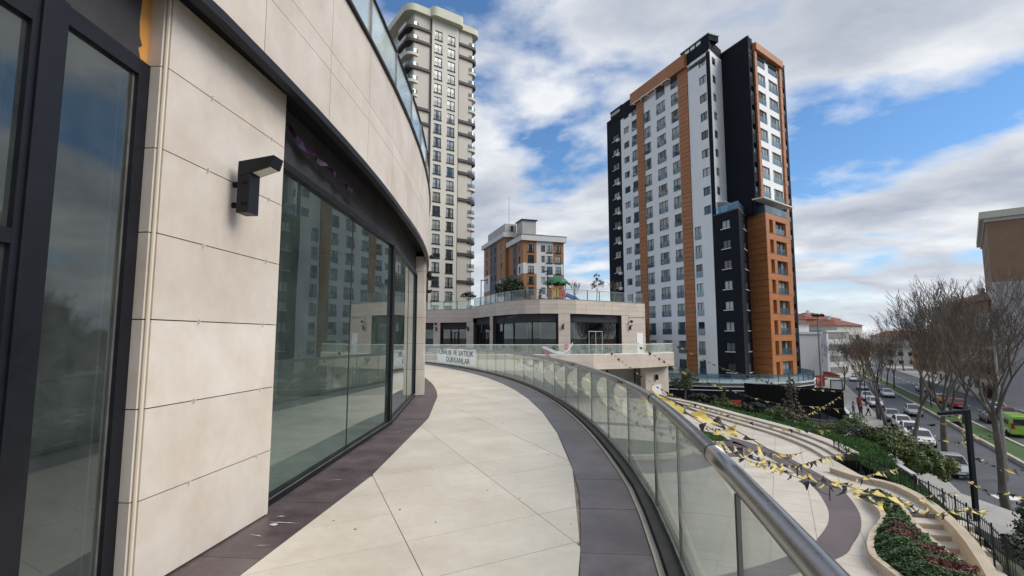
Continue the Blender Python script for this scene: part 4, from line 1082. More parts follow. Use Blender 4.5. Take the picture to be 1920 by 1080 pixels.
p = MB(); p.bar(oadd(O3,u38,12.3), back_r, -.2, 0, ZB, 47.2); W('dark_wall', p, 't_dark', ot)
p = MB(); p.bar(back_r, e33, -.2, 0, ZB, 46.4); W('dark_wall', p, 't_dark', ot)
for k in range(16):
    p = MB(); p.bar(oadd(oadd(O3,u38,12.3),VA,1.0), oadd(oadd(O3,u38,12.3),VA,4.0), .002, .9, 3*k-2.6, 3*k-2.45); W('balcony_slab', p, 'm_grey', ot)

# podium under the tower
pd = thing('podium', 'black podium wall with thin white bands and a blue glass railing below the orange tower', 'podium', (30,68,SZ))
PE = [(8,78),(15,71.2),(20,68.3),(27,66.0),(33,65.2),(37.5,66.3),(41,69.0),(43.6,73),(44.8,78),(44.5,90)]
w = MB()
for a, b in zip(PE, PE[1:]): w.bar(a, b, -0.4, 0.0, SZ-.4, -4.3)
W('wall', w, 't_dark', pd)
for z in (-4.75,-5.25):
    w = MB()
    for a, b in zip(PE, PE[1:]): w.bar(a, b, 0.004, 0.06, z, z+.10)
    W('white_band', w, 'white_paint', pd)
w = MB()
for a, b in zip(PE, PE[1:]): w.bar(a, b, -0.45, 0.12, -4.295, -4.12)
W('coping', w, 'm_white', pd)
for a, b in zip(PE, PE[1:]):
    A, B = Vector(a), Vector(b); n = max(1, round((B-A).length/1.6)); d = (B-A).normalized()*.03
    for k in range(n):
        p = MB(); p.bar(A.lerp(B,k/n)+d, A.lerp(B,(k+1)/n)-d, -.12, -.10, -4.1, -3.1); W('rail_glass', p, 'pane_blue', pd)
        p = MB(); q = A.lerp(B,k/n); p.bar(q-d, q+d, -.14, -.06, -4.115, -3.05); W('rail_post', p, 'm_grey', pd)
p = MB(); p.prism(PE+[(44,110),(8,110)], -4.6, -4.21); W('deck', p, 'beige2', pd)

# ================================================================== LEFT BEIGE TOWER
lt = thing('apartment_tower', 'tall cream apartment tower with brown ledges, rounded corners and two window columns', 'tower', (-15,112,0))
ua = (math.cos(R(35)), math.sin(R(35))); va = (-ua[1], ua[0]); LP = (-16.5,107.7)
G = Fac(LP, ua)
zs = [69.55-3.1*k for k in range(22)]
bay0, bay1 = -1.95, 4.75
hs = []
for c, w in ((-0.35,1.85),(2.95,1.85)):
    for z in zs: hs.append((c-w/2,c+w/2,z-1.15,z+.95))
b = MB(); G.wall(b, bay0, bay1, 0, 73.0, hs, .3, .45); W('bay_wall', b, 'beige2', lt)
for s0 in (bay0, bay1-.0):
    b = MB(); b.quad(G.p(s0,0,.45), G.p(s0,0,0), G.p(s0,73,0), G.p(s0,73,.45)); W('bay_side', b, 'beige2', lt)
for c in (-0.35,2.95):
    for z in zs: put_window(G, c, z-.1, 1.85, 2.1, 'iron', lt, depth=.25, n=.45, pm='win' if random.random()<.7 else 'win2')
for s0, s1 in ((-6.2,bay0-.25),(bay1+.25,8.8)):
    b = MB(); G.wall(b, s0, s1, 0, 73.0); W('wall', b, 'beige', lt)
for s0 in (bay0-.25, bay1+.0):
    b = MB(); G.slab(b, s0+.02, s0+.23, 0, 72.9, -.1, .3); W('pilaster', b, 'brown_trim', lt)
def rsq(s0, s1, n0, n1, r, seg=6):          # rounded ledge outline in facade coordinates
    pts = []
    for cx, cy, a0 in ((s1-r,n1-r,0),(s0+r,n1-r,90),(s0+r,n0+r,180),(s1-r,n0+r,270)):
        for k in range(seg+1):
            a = R(a0+90*k/seg); pts.append((cx+r*math.cos(a), cy+r*math.sin(a)))
    return [G.p(s,0,n)[:2] for s, n in pts]
b = MB(); b.prism(rsq(-8.2,4.0,-30,0.9,2.2), 73.0, 74.6); b.prism(rsq(1.0,10.6,-30,0.7,1.8), 72.95, 74.4); W('cornice', b, 'crown', lt)
b = MB(); b.prism(rsq(-2.6,5.6,-8,1.9,1.3), 73.05, 75.2); W('bay_cornice', b, 'crown', lt)
dark_r = [69.6,66.6,57.3+3.0,51.0,48.0,41.8,38.9,32.7,23.4,20.2,14.0]; dark_l = [69.7,66.6,60.4,51.3,48.1,42,38.9,32.7,23.4,20.2,14.0]
for z in dark_r:
    p = MB(); G.slab(p, bay1+.26, 8.9, z-.3, z+.3, -.05, .4); W('ledge', p, 'brown_trim', lt)
for z in dark_l:
    p = MB(); G.slab(p, -6.3, bay0-.26, z-.3, z+.3, -.05, .4); W('ledge', p, 'brown_trim', lt)
for k in range(23):
    z = 69.6-3.1*k
    for side in (0,1):
        dk = any(abs(z-q) < .9 for q in (dark_r if side else dark_l))
        s0, s1 = (7.0,10.1) if side else (-7.8,-4.4)
        p = MB(); pts = rsq(s0, s1, -6.5, 0.35, 1.5); p.prism(pts, z-.32, z+.28); W('balcony_slab', p, 'brown_trim' if dk else 'beige2', lt)
        if side or k < 12:
            p = MB()
            q = [Vector(a) for a in (rsq(s0+.1, s1-.1, -6.4, .25, 1.4))]
            for a, b_ in zip(q, q[1:]+q[:1]): p.bar(a, b_, -.02, .0, z+.3, z+1.25)
            W('balcony_rail', p, 'pane_far', lt)
b = MB()
c = [G.p(-6.2,0,0)[:2], G.p(-6.2,0,-26)[:2], G.p(8.8,0,-26)[:2], G.p(8.8,0,0)[:2]]
for a, d in ((c[1],c[0]),(c[2],c[1]),(c[3],c[2])): b.bar(a, d, -.2, 0.0, 0, 73)
W('side_wall', b, 'beige', lt)
for k in range(23):
    z = 69.6-3.1*k
    p = MB(); A = G.p(8.8,0,-1.2)[:2]; B = G.p(8.8,0,-4.4)[:2]; p.bar(A, B, -.01 if False else .004, .03, z+.4, z+2.5); W('balcony_door', p, 'win2', lt)
    p = MB(); A = G.p(-6.2,0,-1.0)[:2]; B = G.p(-6.2,0,-4.0)[:2]; p.bar(B, A, .004, .03, z+.4, z+2.5); W('balcony_door', p, 'win2', lt)
# dark far side of the same block, behind the railing of the near roof
p = MB(); A = G.p(-8.2,0,-14); p.box(A[0]-3,A[0]+1.5,A[1],A[1]+6,0,66.5); W('service_shaft', p, 'brown_trim', lt)

# ================================================================== MIDDLE OCHRE BLOCK
mb_ = thing('apartment_block', 'mid rise ochre, white and grey apartment block behind the roof garden', 'apartment block', (6,150,0))
um = (0.95,0.32); vm = (-0.32,0.95)
def ml(o, a, b): return (o[0]+um[0]*a+vm[0]*b, o[1]+um[1]*a+vm[1]*b)
MC = (3.1,138.0)
zr = [27.2-3.0*k for k in range(9)]
Ff = Fac(MC, um); Fl = Fac(ml(MC,0,14), (-vm[0],-vm[1]))
def mcol(F, s0, s1, wcs, tones, kind='iron', ztop=28.6):
    holes = [(c-w/2,c+w/2,z-1.6,z+.35) for c, w in wcs for z in zr]
    for z0, z1, m in tones:
        b = MB(); F.wall(b, s0, s1, z0, z1, [h for h in holes if z0-.01 <= h[2] and h[3] <= z1+.01], .2); W('wall', b, m, mb_)
    for c, w in wcs:
        for z in zr: put_window(F, c, z-.63, w, 1.95, kind, mb_, pm='win' if random.random()<.7 else 'win2')
och = ((22.35,28.6,'m_orange'),(19.35,22.35,'m_white'),(0,19.35,'m_orange'))
mcol(Ff, 0, 4.0, ((2.3,1.8),), och); mcol(Ff, 9.0, 12.3, ((10.6,1.7),), och)
mcol(Ff, 4.0, 6.9, ((6.0,1.3),), ((0,28.6,'m_white'),), 'plain'); mcol(Ff, 6.9, 9.0, ((7.95,1.8),), ((0,28.6,'m_white'),), 'iron')
mcol(Fl, 9.2, 14.0, ((11.0,1.2),), och, 'plain'); mcol(Fl, 5.0, 9.2, ((6.8,1.0),), ((0,28.6,'m_grey'),), 'plain'); 
b = MB(); Fl.wall(b, 0, 5.0, 0, 28.6); W('wall', b, 'm_orange', mb_)
b = MB(); b.bar(ml(MC,12.3,0), ml(MC,12.3,20), -.2, 0, 0, 28.6); W('wall', b, 'm_white', mb_)
b = MB(); b.prism([ml(MC,-.7,-.7), ml(MC,13,-.7), ml(MC,13,21), ml(MC,-.7,21)], 28.6, 30.1); W('eaves', b, 'm_white', mb_)
b = MB(); b.prism([ml(MC,-.75,-.75), ml(MC,13.05,-.75), ml(MC,13.05,21.05), ml(MC,-.75,21.05)], 30.103, 30.3); W('roof', b, 'm_grey', mb_)
ML_ = ml(MC,-0.9,13.5)
Fm = Fac(ml(ML_,0,24), (-vm[0],-vm[1]))
def mcol2(s0, s1, wcs, tones, kind='plain'):
    holes = [(c-w/2,c+w/2,z-1.6+3,z+.35+3) for c, w in wcs for z in zr]
    for z0, z1, m in tones:
        b = MB(); Fm.wall(b, s0, s1, z0, z1, [h for h in holes if z0-.01 <= h[2] and h[3] <= z1+.01], .2); W('wall', b, m, mb_)
    for c, w in wcs:
        for z in zr: put_window(Fm, c, z-.63+3, w, 1.95, kind, mb_, pm='win2')
mcol2(0, 7.5, ((4.0,1.4),), ((22.35,32,'m_orange'),(17,22.35,'m_white'),(0,17,'m_orange')))
mcol2(7.5, 15.5, ((9.5,1.2),(13.5,1.2)), ((0,32,'m_grey'),))
mcol2(15.5, 24, ((20.5,1.6),), ((19.35,32,'m_orange'),(0,19.35,'m_white')))
b = MB(); b.bar(ml(ML_,0,0), ml(ML_,9,0), -.1, .1, 0, 32); W('wall', b, 'm_orange', mb_)
b = MB(); b.prism([ml(ML_,-.8,-.8), ml(ML_,12,-.8), ml(ML_,12,24.8), ml(ML_,-.8,24.8)], 32, 33.4); W('eaves', b, 'm_white', mb_)
b = MB(); b.prism([ml(MC,3,9), ml(MC,7.4,9), ml(MC,7.4,14), ml(MC,3,14)], 30.31, 36.6); W('stair_house', b, 'lt_grey', mb_)
b = MB(); b.prism([ml(MC,2.6,8.6), ml(MC,7.8,8.6), ml(MC,7.8,14.4), ml(MC,2.6,14.4)], 36.603, 36.9); W('stair_house_roof', b, 'black', mb_)
b = MB(); b.prism([ml(MC,-.5,15), ml(MC,3.2,15), ml(MC,3.2,34), ml(MC,-.5,34)], 33.41, 36.6); W('lift_house', b, 'lt_grey', mb_)
p = MB(); q = ml(MC,1.0,14.99); r_ = ml(MC,2.2,14.99); p.bar(q, r_, .002, .02, 34.2, 36); W('dark_opening', p, 'win2', mb_)
p = MB(); q = ml(MC,1.5,17); p.tube([(*q,36.6),(*q,46)], .05, 5); W('antenna', p, 'm_grey', mb_)

# ================================================================== PLAZA
PLZ = [cp(46.3,-7),(9.0,4.0),(9.3,12.0),(9.75,13.9),(10.55,15.0),(11.95,16.4),(12.35,17.6),(13.15,18.85),(13.4,17.7),(14.5,17.3),(15.2,19.9),(14.9,22.0),(15.4,24.4),(15.9,27.4),(15.8,31.0),(15.2,36.0),(14.2,43.0),(12.2,49.4),(-12,49.0),cp(46.3,46),cp(46.3,35),cp(46.3,25),cp(46.3,15),cp(46.3,8),cp(46.3,0)]
b = MB(); b.prism(PLZ, PZ-0.5, PZ-0.014); plaza = struct('plaza', b, 'grout')
sh = slabs(PLZ, (9, 18), 62, 1.2, -28, 0.8, (-60,60), (-60,60), 0.012)
sh.sort(key=lambda p: math.hypot(p[0][0]-11.5, p[0][1]-17))
rest = MB()
for k, s_ in enumerate(sh):
    if k < 260: b = MB(); b.prism(s_, PZ-.03, PZ+random.uniform(-.001,.001), bottom=False); W('paving_slab', b, 'plaza', plaza)
    else: rest.prism(s_, PZ-.03, PZ, bottom=False)
W('far_paving_slabs', rest, 'plaza', plaza)['kind'] = 'stuff'
def smooth(P, n=6, closed=False):          # Catmull-Rom through plan points
    out = []; m = len(P)
    rng = range(m) if closed else range(m-1)
    for i in rng:
        g_ = lambda k: P[k % m] if closed else P[min(max(k,0),m-1)]
        p0, p1, p2, p3 = g_(i-1), g_(i), g_(i+1), g_(i+2)
        for k in range(n):
            t = k/n
            out.append(tuple(0.5*((2*p1[c])+(-p0[c]+p2[c])*t+(2*p0[c]-5*p1[c]+4*p2[c]-p3[c])*t*t+(-p0[c]+3*p1[c]-3*p2[c]+p3[c])*t**3) for c in range(len(p1))))
    if not closed: out.append(tuple(P[-1]))
    return out
def ribbon(name, A, B, z, m, parent):
    b = MB()
    for k in range(len(A)-1): b.quad((*A[k],z),(*B[k],z),(*B[k+1],z),(*A[k+1],z))
    return W(name, b, m, parent)
oA = smooth([(1.5,11.2),(5,12.2),(8.55,13.93),(9.75,14.97),(10.97,16.39),(11.99,18.13),(12.97,20.66),(13.35,23.09),(13.6,26.8),(13.07,29.97),(11.96,31.96),(9,34.5),(5,36),(1.2,36)], 5)
oB = smooth([(1.5,12.1),(5,13.0),(8.0,14.5),(9.1,15.5),(10.2,16.8),(11.1,18.4),(12.0,20.8),(12.4,23.1),(12.6,26.7),(12.1,29.5),(11.2,31.2),(8.5,33.6),(4.8,35),(1.2,35)], 5)
ribbon('purple_band', oA, oB, PZ+.006, 'plaza_purple', plaza)
# inner ring: dark band and pale kerb round the middle of the court
iA = smooth([(2.2,23.6),(4.5,22.5),(7.2,22.6),(9.2,23.7),(10.2,25.0)], 6); iB = smooth([(2.2,25.4),(4.5,24.4),(7.0,24.4),(8.6,25.3),(9.3,26.3)], 6)
ribbon('purple_band', iA, iB, PZ+.006, 'plaza_purple', plaza)
kb = MB()
for k in range(len(iB)-1): kb.bar(iB[k], iB[k+1], -.28, .0, PZ, PZ+.32)
W('bench_kerb', kb, 'wallcap', plaza)
kb = MB()
kb.prism(iB+[(9.0,28),(6,29.5),(2.2,29)], PZ+.0, PZ+.12); W('planting_bed', kb, 'soil', plaza)
ring = lambda cx, cy, rx, ry, a0, a1, n: [(cx+rx*math.cos(R(a0+(a1-a0)*k/n)), cy+ry*math.sin(R(a0+(a1-a0)*k/n))) for k in range(n+1)]
ribbon('purple_band', ring(10.9,28.3,1.75,2.9,-140,60,22), ring(10.9,28.3,1.2,2.1,-140,60,22), PZ+.006, 'plaza_purple', plaza)
pl = thing('round_planter', 'small oval cream planter with bright green turf on the court below the railing', 'planter', (10.9,28.6,PZ))
w = MB(); q = ring(10.9,28.6,1.05,1.75,0,360,28)
for k in range(28): w.bar(q[k], q[k+1], -.22, 0, PZ, PZ+.42)
W('wall', w, 'wallcap', pl)
w = MB(); w.prism(ring(10.9,28.6,.86,1.55,0,345,23), PZ, PZ+.36); W('turf', w, 'grass', pl)

# terraces beside the lawn: wavy cream steps
TE = smooth([(12.0,50.5),(14.2,43.0),(15.2,36.0),(15.8,31.0),(15.7,27.4),(15.2,25.0)], 7)
def offs(P, d):
    out = []
    for k, p in enumerate(P):
        a, b = P[max(k-1,0)], P[min(k+1,len(P)-1)]
        dx, dy = b[0]-a[0], b[1]-a[1]; L = math.hypot(dx,dy); out.append((p[0]-dy/L*d, p[1]+dx/L*d))
    return out
ter = struct('terrace', MB().prism(TE+offs(TE,1.45)[::-1], PZ-.5, PZ-.01), 'soil')
for j, (o0, o1, zt) in enumerate(((0.0,.42,.14),(.44,.9,.26),(.92,1.45,.38))):
    A, B = offs(TE, o0), offs(TE, o1)
    for k in range(0, len(A)-1, 3):
        e = min(k+3, len(A)-1)
        p = MB(); p.prism(A[k:e+1]+B[k:e+1][::-1], PZ-.02, PZ+zt-.06); W('terrace_step', p, 'wallcap', ter)
        p = MB(); p.prism(offs(A,-.04)[k:e+1]+B[k:e+1][::-1], PZ+zt-.055, PZ+zt); W('step_cap', p, 'plaza', ter)
# ground falling from the court to the street
RWS = [((9.0,2,-4.6),(13,2,-6.5),(20,3,-8.7)),((11.4,9,-5.6),(14,9,-6.8),(21,11,-8.6)),((12.9,13.2,-5.6),(15.4,13.6,-6.8),(22,16,-8.4)),((14.9,16.4,-4.7),(17,17,-6.4),(22.5,21,-8.0)),((15.6,19.5,-4.5),(18,20,-6.2),(23,26,-7.6)),((15.7,23.4,-3.95),(18.6,24.5,-4.9),(23.6,31.0,-6.9)),((17.1,27.2,-3.93),(20.6,29,-4.5),(24.6,34.5,-6.75)),((17.25,31.2,-3.92),(21.6,33,-4.7),(26.2,38.6,-6.75)),((16.65,36.4,-3.92),(22.6,39,-5.0),(29.2,43.8,-6.75)),((15.6,43.5,-3.92),(23.5,46,-5.5),(32.5,49.5,-6.75)),((13.4,51,-4.0),(23,54,-6.3),(36.5,56.5,-6.8)),((13.5,58,-4.2),(24,62,-6.9),(40,64,-7.2)),((13,70,-4.5),(28,70,-7.6),(46,72,-8.6))]
gr_ = MB(); cols_ = []
for r_ in RWS: cols_.append([tuple(r_[0][c]+(r_[1][c]-r_[0][c])*k/4 for c in range(3)) for k in range(4)]+[tuple(r_[1][c]+(r_[2][c]-r_[1][c])*k/5 for c in range(3)) for k in range(6)])
fine = list(zip(*[smooth([c[k] for c in cols_], 5) for k in range(10)]))
for i in range(len(fine)-1):
    for k in range(9): gr_.quad(fine[i][k], fine[i][k+1], fine[i+1][k+1], fine[i+1][k])
bank = struct('embankment', gr_, 'soil', smooth=True)
def ground_at(x, y):
    best = None
    for row in fine:
        for p in row:
            d = (p[0]-x)**2+(p[1]-y)**2
            if best is None or d < best[0]: best = (d, p[2])
    return best[1]
# grass blades
def blades(name, pts, m, h=(.06,.14), w=.02):
    b = MB()
    for x, y, z in pts:
        a = random.uniform(0, 2*PI); hh = random.uniform(*h); c, s_ = math.cos(a)*w, math.sin(a)*w
        lx, ly = random.uniform(-.6,.6)*hh, random.uniform(-.6,.6)*hh
        b.tri((x-c,y-s_,z-.01),(x+c,y+s_,z-.01),(x+lx,y+ly,z+hh))
    o = ob(name, b.mesh(name, m)); o['kind'] = 'stuff'; return o
gp = []
for i in range(len(fine)-1):
    for k in range(6):
        a, b_, c, d = fine[i][k], fine[i][k+1], fine[i+1][k+1], fine[i+1][k]
        y = a[1]
        if y < 21 or y > 60: continue
        n = int(150 if k < 4 else 60)
        for _ in range(n):
            u, v = random.random(), random.random()
            q = [a[c_]*(1-u)*(1-v)+b_[c_]*u*(1-v)+c[c_]*u*v+d[c_]*(1-u)*v for c_ in range(3)]; gp.append(q)
blades('grass', gp, 'grass', (.10,.24), .06)
gp = [(10.9+.8*r_*math.cos(t), 28.6+1.5*r_*math.sin(t), PZ+.36) for r_, t in ((math.sqrt(random.random()), random.uniform(0,6.28)) for _ in range(1500))]
W('blades', (lambda b: b)(MB()), 'grass', pl) if False else None
bl = blades('turf_blades', gp, 'grass', (.04,.1), .025); bl.parent = pl; bl.matrix_parent_inverse = Matrix.Translation(pl.location).inverted()

# stair down beside the shrub bed, with its side wall
stair = thing('stone_stair', 'cream stone steps going down beside the red and green shrub bed', 'stairs', (13.5,16,PZ))
for k in range(9):
    y0 = 17.62-.52*k
    a0, a1 = (11.6-.05*k, y0+.35), (14.95-.22*k, y0-.32)
    b0, b1 = (11.6-.05*k, y0-.17), (14.85-.22*k, y0-.84)
    z = PZ-.165*(k+1)
    p = MB(); p.prism([a0,b0,b1,a1], z-.6, z-.05); W('riser', p, 'wallcap', stair)
    p = MB(); p.prism([a0,(b0[0],b0[1]-.03),(b1[0],b1[1]-.03),a1], z-.046, z); W('tread', p, 'plaza', stair)
sw = thing('low_wall', 'curved cream low wall running down the right side of the stone steps', 'wall', (14,17,PZ))
SWP = smooth([(14.0,22.6),(14.25,21.2),(14.85,19.9),(14.2,17.2),(13.35,15.2),(11.85,12.7),(10.6,10.6)], 5)
wz = lambda p: PZ+.22-max(0.0, 18.0-p[1])*.10
for k in range(0, len(SWP)-1, 2):
    e = min(k+2, len(SWP)-1); i1, i2 = offs(SWP, -.12), offs(SWP, .12); j1, j2 = offs(SWP, -.145), offs(SWP, .145)
    za, zb_ = wz(SWP[k]), wz(SWP[e])
    p = MB(); p.hexa([(*i1[k],PZ-2),(*i2[k],PZ-2),(*i2[e],PZ-2),(*i1[e],PZ-2),(*i1[k],za-.06),(*i2[k],za-.06),(*i2[e],zb_-.06),(*i1[e],zb_-.06)]); W('wall_block', p, 'wallcap', sw)
    p = MB(); p.hexa([(*j1[k],za-.055),(*j2[k],za-.055),(*j2[e],zb_-.055),(*j1[e],zb_-.055),(*j1[k],za),(*j2[k],za),(*j2[e],zb_),(*j1[e],zb_)]); W('cap_stone', p, 'wallcap', sw)
def fence(name, label, P, zf, h, spacing, post_every, m='black', mp='black', bars_m=None, barw=.012):
    t = thing(name, label, 'fence', (*P[0], zf(*P[0])))
    pts = []
    for a, b_ in zip(P, P[1:]):
        L = math.hypot(b_[0]-a[0], b_[1]-a[1]); n = max(1, round(L/post_every))
        for k in range(n): pts.append((a[0]+(b_[0]-a[0])*k/n, a[1]+(b_[1]-a[1])*k/n))
    pts.append(P[-1])
    bars = MB()
    for a, b_ in zip(pts, pts[1:]):
        za, zb_ = zf(*a), zf(*b_)
        for f in (.1, .92):
            r_ = MB(); r_.tube([(*a, za+h*f), (*b_, zb_+h*f)], .022, 4); W('rail', r_, m, t)
        p = MB(); p.box(a[0]-.018,a[0]+.018,a[1]-.018,a[1]+.018,za-.3,za+h+.04); W('post', p, mp, t)
        L = math.hypot(b_[0]-a[0], b_[1]-a[1]); n = max(2, int(L/spacing))
        for k in range(1, n):
            x, y, z = a[0]+(b_[0]-a[0])*k/n, a[1]+(b_[1]-a[1])*k/n, za+(zb_-za)*k/n
            bars.box(x-barw,x+barw,y-barw,y+barw,z+.08*h,z+h)
    o = W('bars', bars, bars_m or m, t); o['kind'] = 'stuff'
    return t
fence('metal_fence', 'black metal fence standing just outside the curved cream wall by the steps', smooth([(16.4,26.2),(15.5,23.2),(15.45,20.6),(14.85,17.9),(13.95,15.6),(12.5,13.0)], 3), lambda x, y: PZ-.3, .95, .17, 1.9, barw=.006)
fence('metal_fence', 'pale barred metal fence at the back of the lawn in front of the black hoarding', smooth([(19.5,55.5),(22.5,50.5),(25.6,46.2),(26.6,43.0),(25.0,38.5)], 3), lambda x, y: ground_at(x,y)-.05, 1.25, .16, 2.4, bars_m='m_grey')

# black hoarding
hd = thing('hoarding', 'tall plain black hoarding panels standing beyond the lawn below the tower', 'hoarding', (28,51,-6.5))
A, B = Vector((25.4,55.6)), Vector((31.0,47.6))
for k in range(6):
    a, b_ = A.lerp(B, k/6), A.lerp(B, (k+1)/6); d = (b_-a).normalized()*.01
    p = MB(); p.bar(a+d, b_-d, 0, .05, -6.6+.1*k, -3.3+.02*k); W('panel', p, 'black_matt', hd)
    p = MB(); p.bar(a-d*3, a+d*3, -.15, -.01, -7.2, -3.35); W('post', p, 'black', hd)
# dark retaining wall with a white cap along the pavement
rw = thing('retaining_wall', 'dark retaining wall with a thin white cap beside the pavement', 'wall', (30,46,SZ))
RW = [(23.2,30.0),(24.7,34.2),(26.3,38.2),(29.3,43.5),(32.6,49.2),(36.6,56.2),(40.2,63.5)]
w = MB(); c = MB()
for a, b_ in zip(RW, RW[1:]): w.bar(a, b_, 0, .22, SZ-.3, -6.3); c.bar(a, b_, -.03, .26, -6.297, -6.2)
W('wall', w, 't_dark', rw); W('cap', c, 'm_white', rw)
lp = MB(); lp.prism([(23.3,29.5),(24.9,34.2),(26.5,38.2),(29.5,43.5),(32.8,49.2),(36.8,56.2),rd(70,3.3),rd(60,9.0),rd(36,9.0),(22.5,26)], SZ-.2, SZ+.12); struct('pavement', lp, 'pave')
lw = MB(); lw.prism([(16.5,9),(22,12),(23.2,20),(23.2,29.6),(20.5,24.5),(18.6,18)], -8.4, -6.35); struct('lower_path', lw, 'pave')

# ================================================================== VEGETATION
def leaves(mb, c, rx, ry, rz, n, size, shell=.55, flat=0.0, gap=0.0, seed=None):
    """leaf-sized quads spread through a clumpy ellipsoid"""
    rnd = random.Random(seed if seed is not None else random.random())
    blobs = []
    for _ in range(max(3, int(14*min(1, rx)))):
        v = Vector((rnd.gauss(0,1), rnd.gauss(0,1), rnd.gauss(0,1))).normalized()*rnd.uniform(.35,.8)
        blobs.append((v, rnd.uniform(.28,.5)))
    for _ in range(n):
        bv, br = rnd.choice(blobs)
        v = Vector((rnd.gauss(0,1), rnd.gauss(0,1), rnd.gauss(0,1))).normalized()
        p = bv + v*br*(rnd.random()**.4)
        if flat and p.z < -flat: continue
        x, y, z = c[0]+p.x*rx, c[1]+p.y*ry, c[2]+p.z*rz
        s = size*rnd.uniform(.6,1.4)
        a = (v+Vector((rnd.uniform(-.7,.7), rnd.uniform(-.7,.7), rnd.uniform(-.2,.9)))).normalized()
        t = a.cross(Vector((rnd.gauss(0,1), rnd.gauss(0,1), rnd.gauss(0,1)))).normalized(); u = a.cross(t)
        q = Vector((x,y,z))
        mb.quad(tuple(q-t*s*.5), tuple(q+u*s*.28), tuple(q+t*s*.6), tuple(q-u*s*.28))
    return mb
def shrub(name, label, cat, loc, parts, m, stem=True, group=None):
    t = thing(name, label, cat, loc, group=group)
    b = MB()
    for (cx, cy, cz, rx, ry, rz, n, s) in parts: leaves(b, (cx,cy,cz), rx, ry, rz, n, s)
    Lp('foliage', b, m, t)
    if stem:
        st = MB()
        for (cx, cy, cz, rx, ry, rz, n, s) in parts[:4]:
            st.tube([(cx*.5,cy*.5,-.2),(cx*.8,cy*.8,cz*.5),(cx,cy,cz)], [.05,.04,.015], 5)
        Lp('stems', st, 'bark', t)['kind'] = 'stuff'
    return t
shrub('laurel_hedge', 'big dense green laurel hedge between the court and the parked white cars', 'hedge', (23.3,33.7,-6.7),
      [(-2.1,.9,1.3,1.4,1.2,1.5,7000,.17),(-.5,.4,1.7,1.7,1.4,1.6,9000,.17),(1.2,-.3,1.3,1.6,1.3,1.5,8000,.17),(2.7,-.8,.9,1.3,1.2,1.3,6000,.17),(3.5,-1.4,.5,.9,1,1.0,3000,.17)], 'leaf_hedge')
shrub('lime_shrub', 'small yellow green shrub at the left end of the laurel hedge', 'shrub', (21.5,33.6,-5.9), [(0,0,.8,.9,.8,1.0,1800,.16),(.5,-.6,.5,.7,.6,.7,1000,.16)], 'leaf_lime')
shrub('dark_shrub', 'low dark evergreen shrub on the lawn left of the lime shrub', 'shrub', (20.6,31.6,-5.2), [(0,0,.6,1.0,.9,.9,2000,.15),(.9,.5,.8,.8,.8,1.0,1600,.15),(-.6,.8,.4,.7,.7,.6,1000,.15)], 'leaf_dark')
for i, (x, y, r_, lab) in enumerate(((17.6,47.5,.8,'low round shrub behind the terrace steps near the olive tree'),(18.8,45.0,.9,'low shrub at the back of the lawn below the podium wall'),(20.2,42.2,.8,'low shrub midway along the lawn fence'),(21.6,40.4,1.0,'bushy shrub under the left end of the black hoarding'))):
    shrub('low_shrub', lab, 'shrub', (x,y,ground_at(x,y)), [(0,0,.4,r_,r_,.7,900,.16),(.8,-.7,.3,.7,.7,.5,600,.16),(-.7,.6,.3,.7,.7,.5,600,.16)], 'leaf_hedge' if i%2 else 'leaf_dark')
def cone_tree(name, label, loc, h, r_, m, n=1500, size=.13, group=None):
    t = thing(name, label, 'tree', loc, group=group); b = MB()
    for k in range(7): leaves(b, (0,0,h*(.12+.13*k)), r_*(1.05-.13*k), r_*(1.05-.13*k), h*.14, n//7, size)
    Lp('crown', b, m, t); s_ = MB(); s_.tube([(0,0,-.3),(0,0,h*.6),(0,0,h*.95)], [.07,.05,.01], 6); Lp('trunk', s_, 'bark', t); return t
cone_tree('young_conifer', 'small green cone shaped conifer on the lawn under the podium wall', (18.3,44.0,ground_at(18.3,44.0)-.1), 1.6, .55, 'leaf_hedge')
cone_tree('young_conifer', 'round topped green conifer beside the brown dry tree on the lawn', (18.9,36.2,ground_at(18.9,36.2)-.1), 1.5, .7, 'leaf_hedge')
t = thing('dry_conifer', 'brown dried out conifer with sparse branches in front of the black hoarding', 'tree', (19.2,35.0,ground_at(19.2,35.0)))
s_ = MB(); s_.tube([(0,0,-.2),(.05,0,1.5),(0,.05,3.4)], [.08,.05,.01], 6); Lp('trunk', s_, 'bark', t)
b = MB()
for k in range(46):
    z = .5+2.7*k/46; a = k*2.4; L = (1.0-.7*k/46)*random.uniform(.6,1.1)
    e = (math.cos(a)*L, math.sin(a)*L, z+.15)
    leaves(b, (e[0]*.6,e[1]*.6,z+.05), .35*L, .35*L, .16, 34, .12)
Lp('crown', b, 'leaf_brown', t)
def crown_tree(name, label, loc, trunk_h, crown, m, n, size, lean=.15, tr=.09, group=None):
    t = thing(name, label, 'tree', loc, group=group); s_ = MB()
    top = (lean, lean*.3, trunk_h)
    s_.tube([(0,0,-.3),(lean*.4,0,trunk_h*.5),top], [tr*1.2,tr,tr*.8], 7); b = MB()
    for (cx,cy,cz,rx,ry,rz) in crown:
        s_.tube([top,(cx*.5+lean*.5,cy*.5,(cz+trunk_h)/2),(cx,cy,cz)], [tr*.6,tr*.4,tr*.12], 5)
        leaves(b, (cx,cy,cz), rx, ry, rz, n//len(crown), size)
    Lp('trunk', s_, 'bark', t); Lp('crown', b, m, t); return t
crown_tree('olive_tree', 'grey green olive tree standing before the black podium wall', (15.9,47.0,ground_at(15.9,47)-.1), 1.2, [(-.5,0,2.2,.9,.8,.8),(.5,.2,2.4,.9,.9,.9),(0,-.3,2.9,.8,.8,.7),(.2,.2,1.8,.9,.8,.6)], 'leaf_olive', 4200, .13)
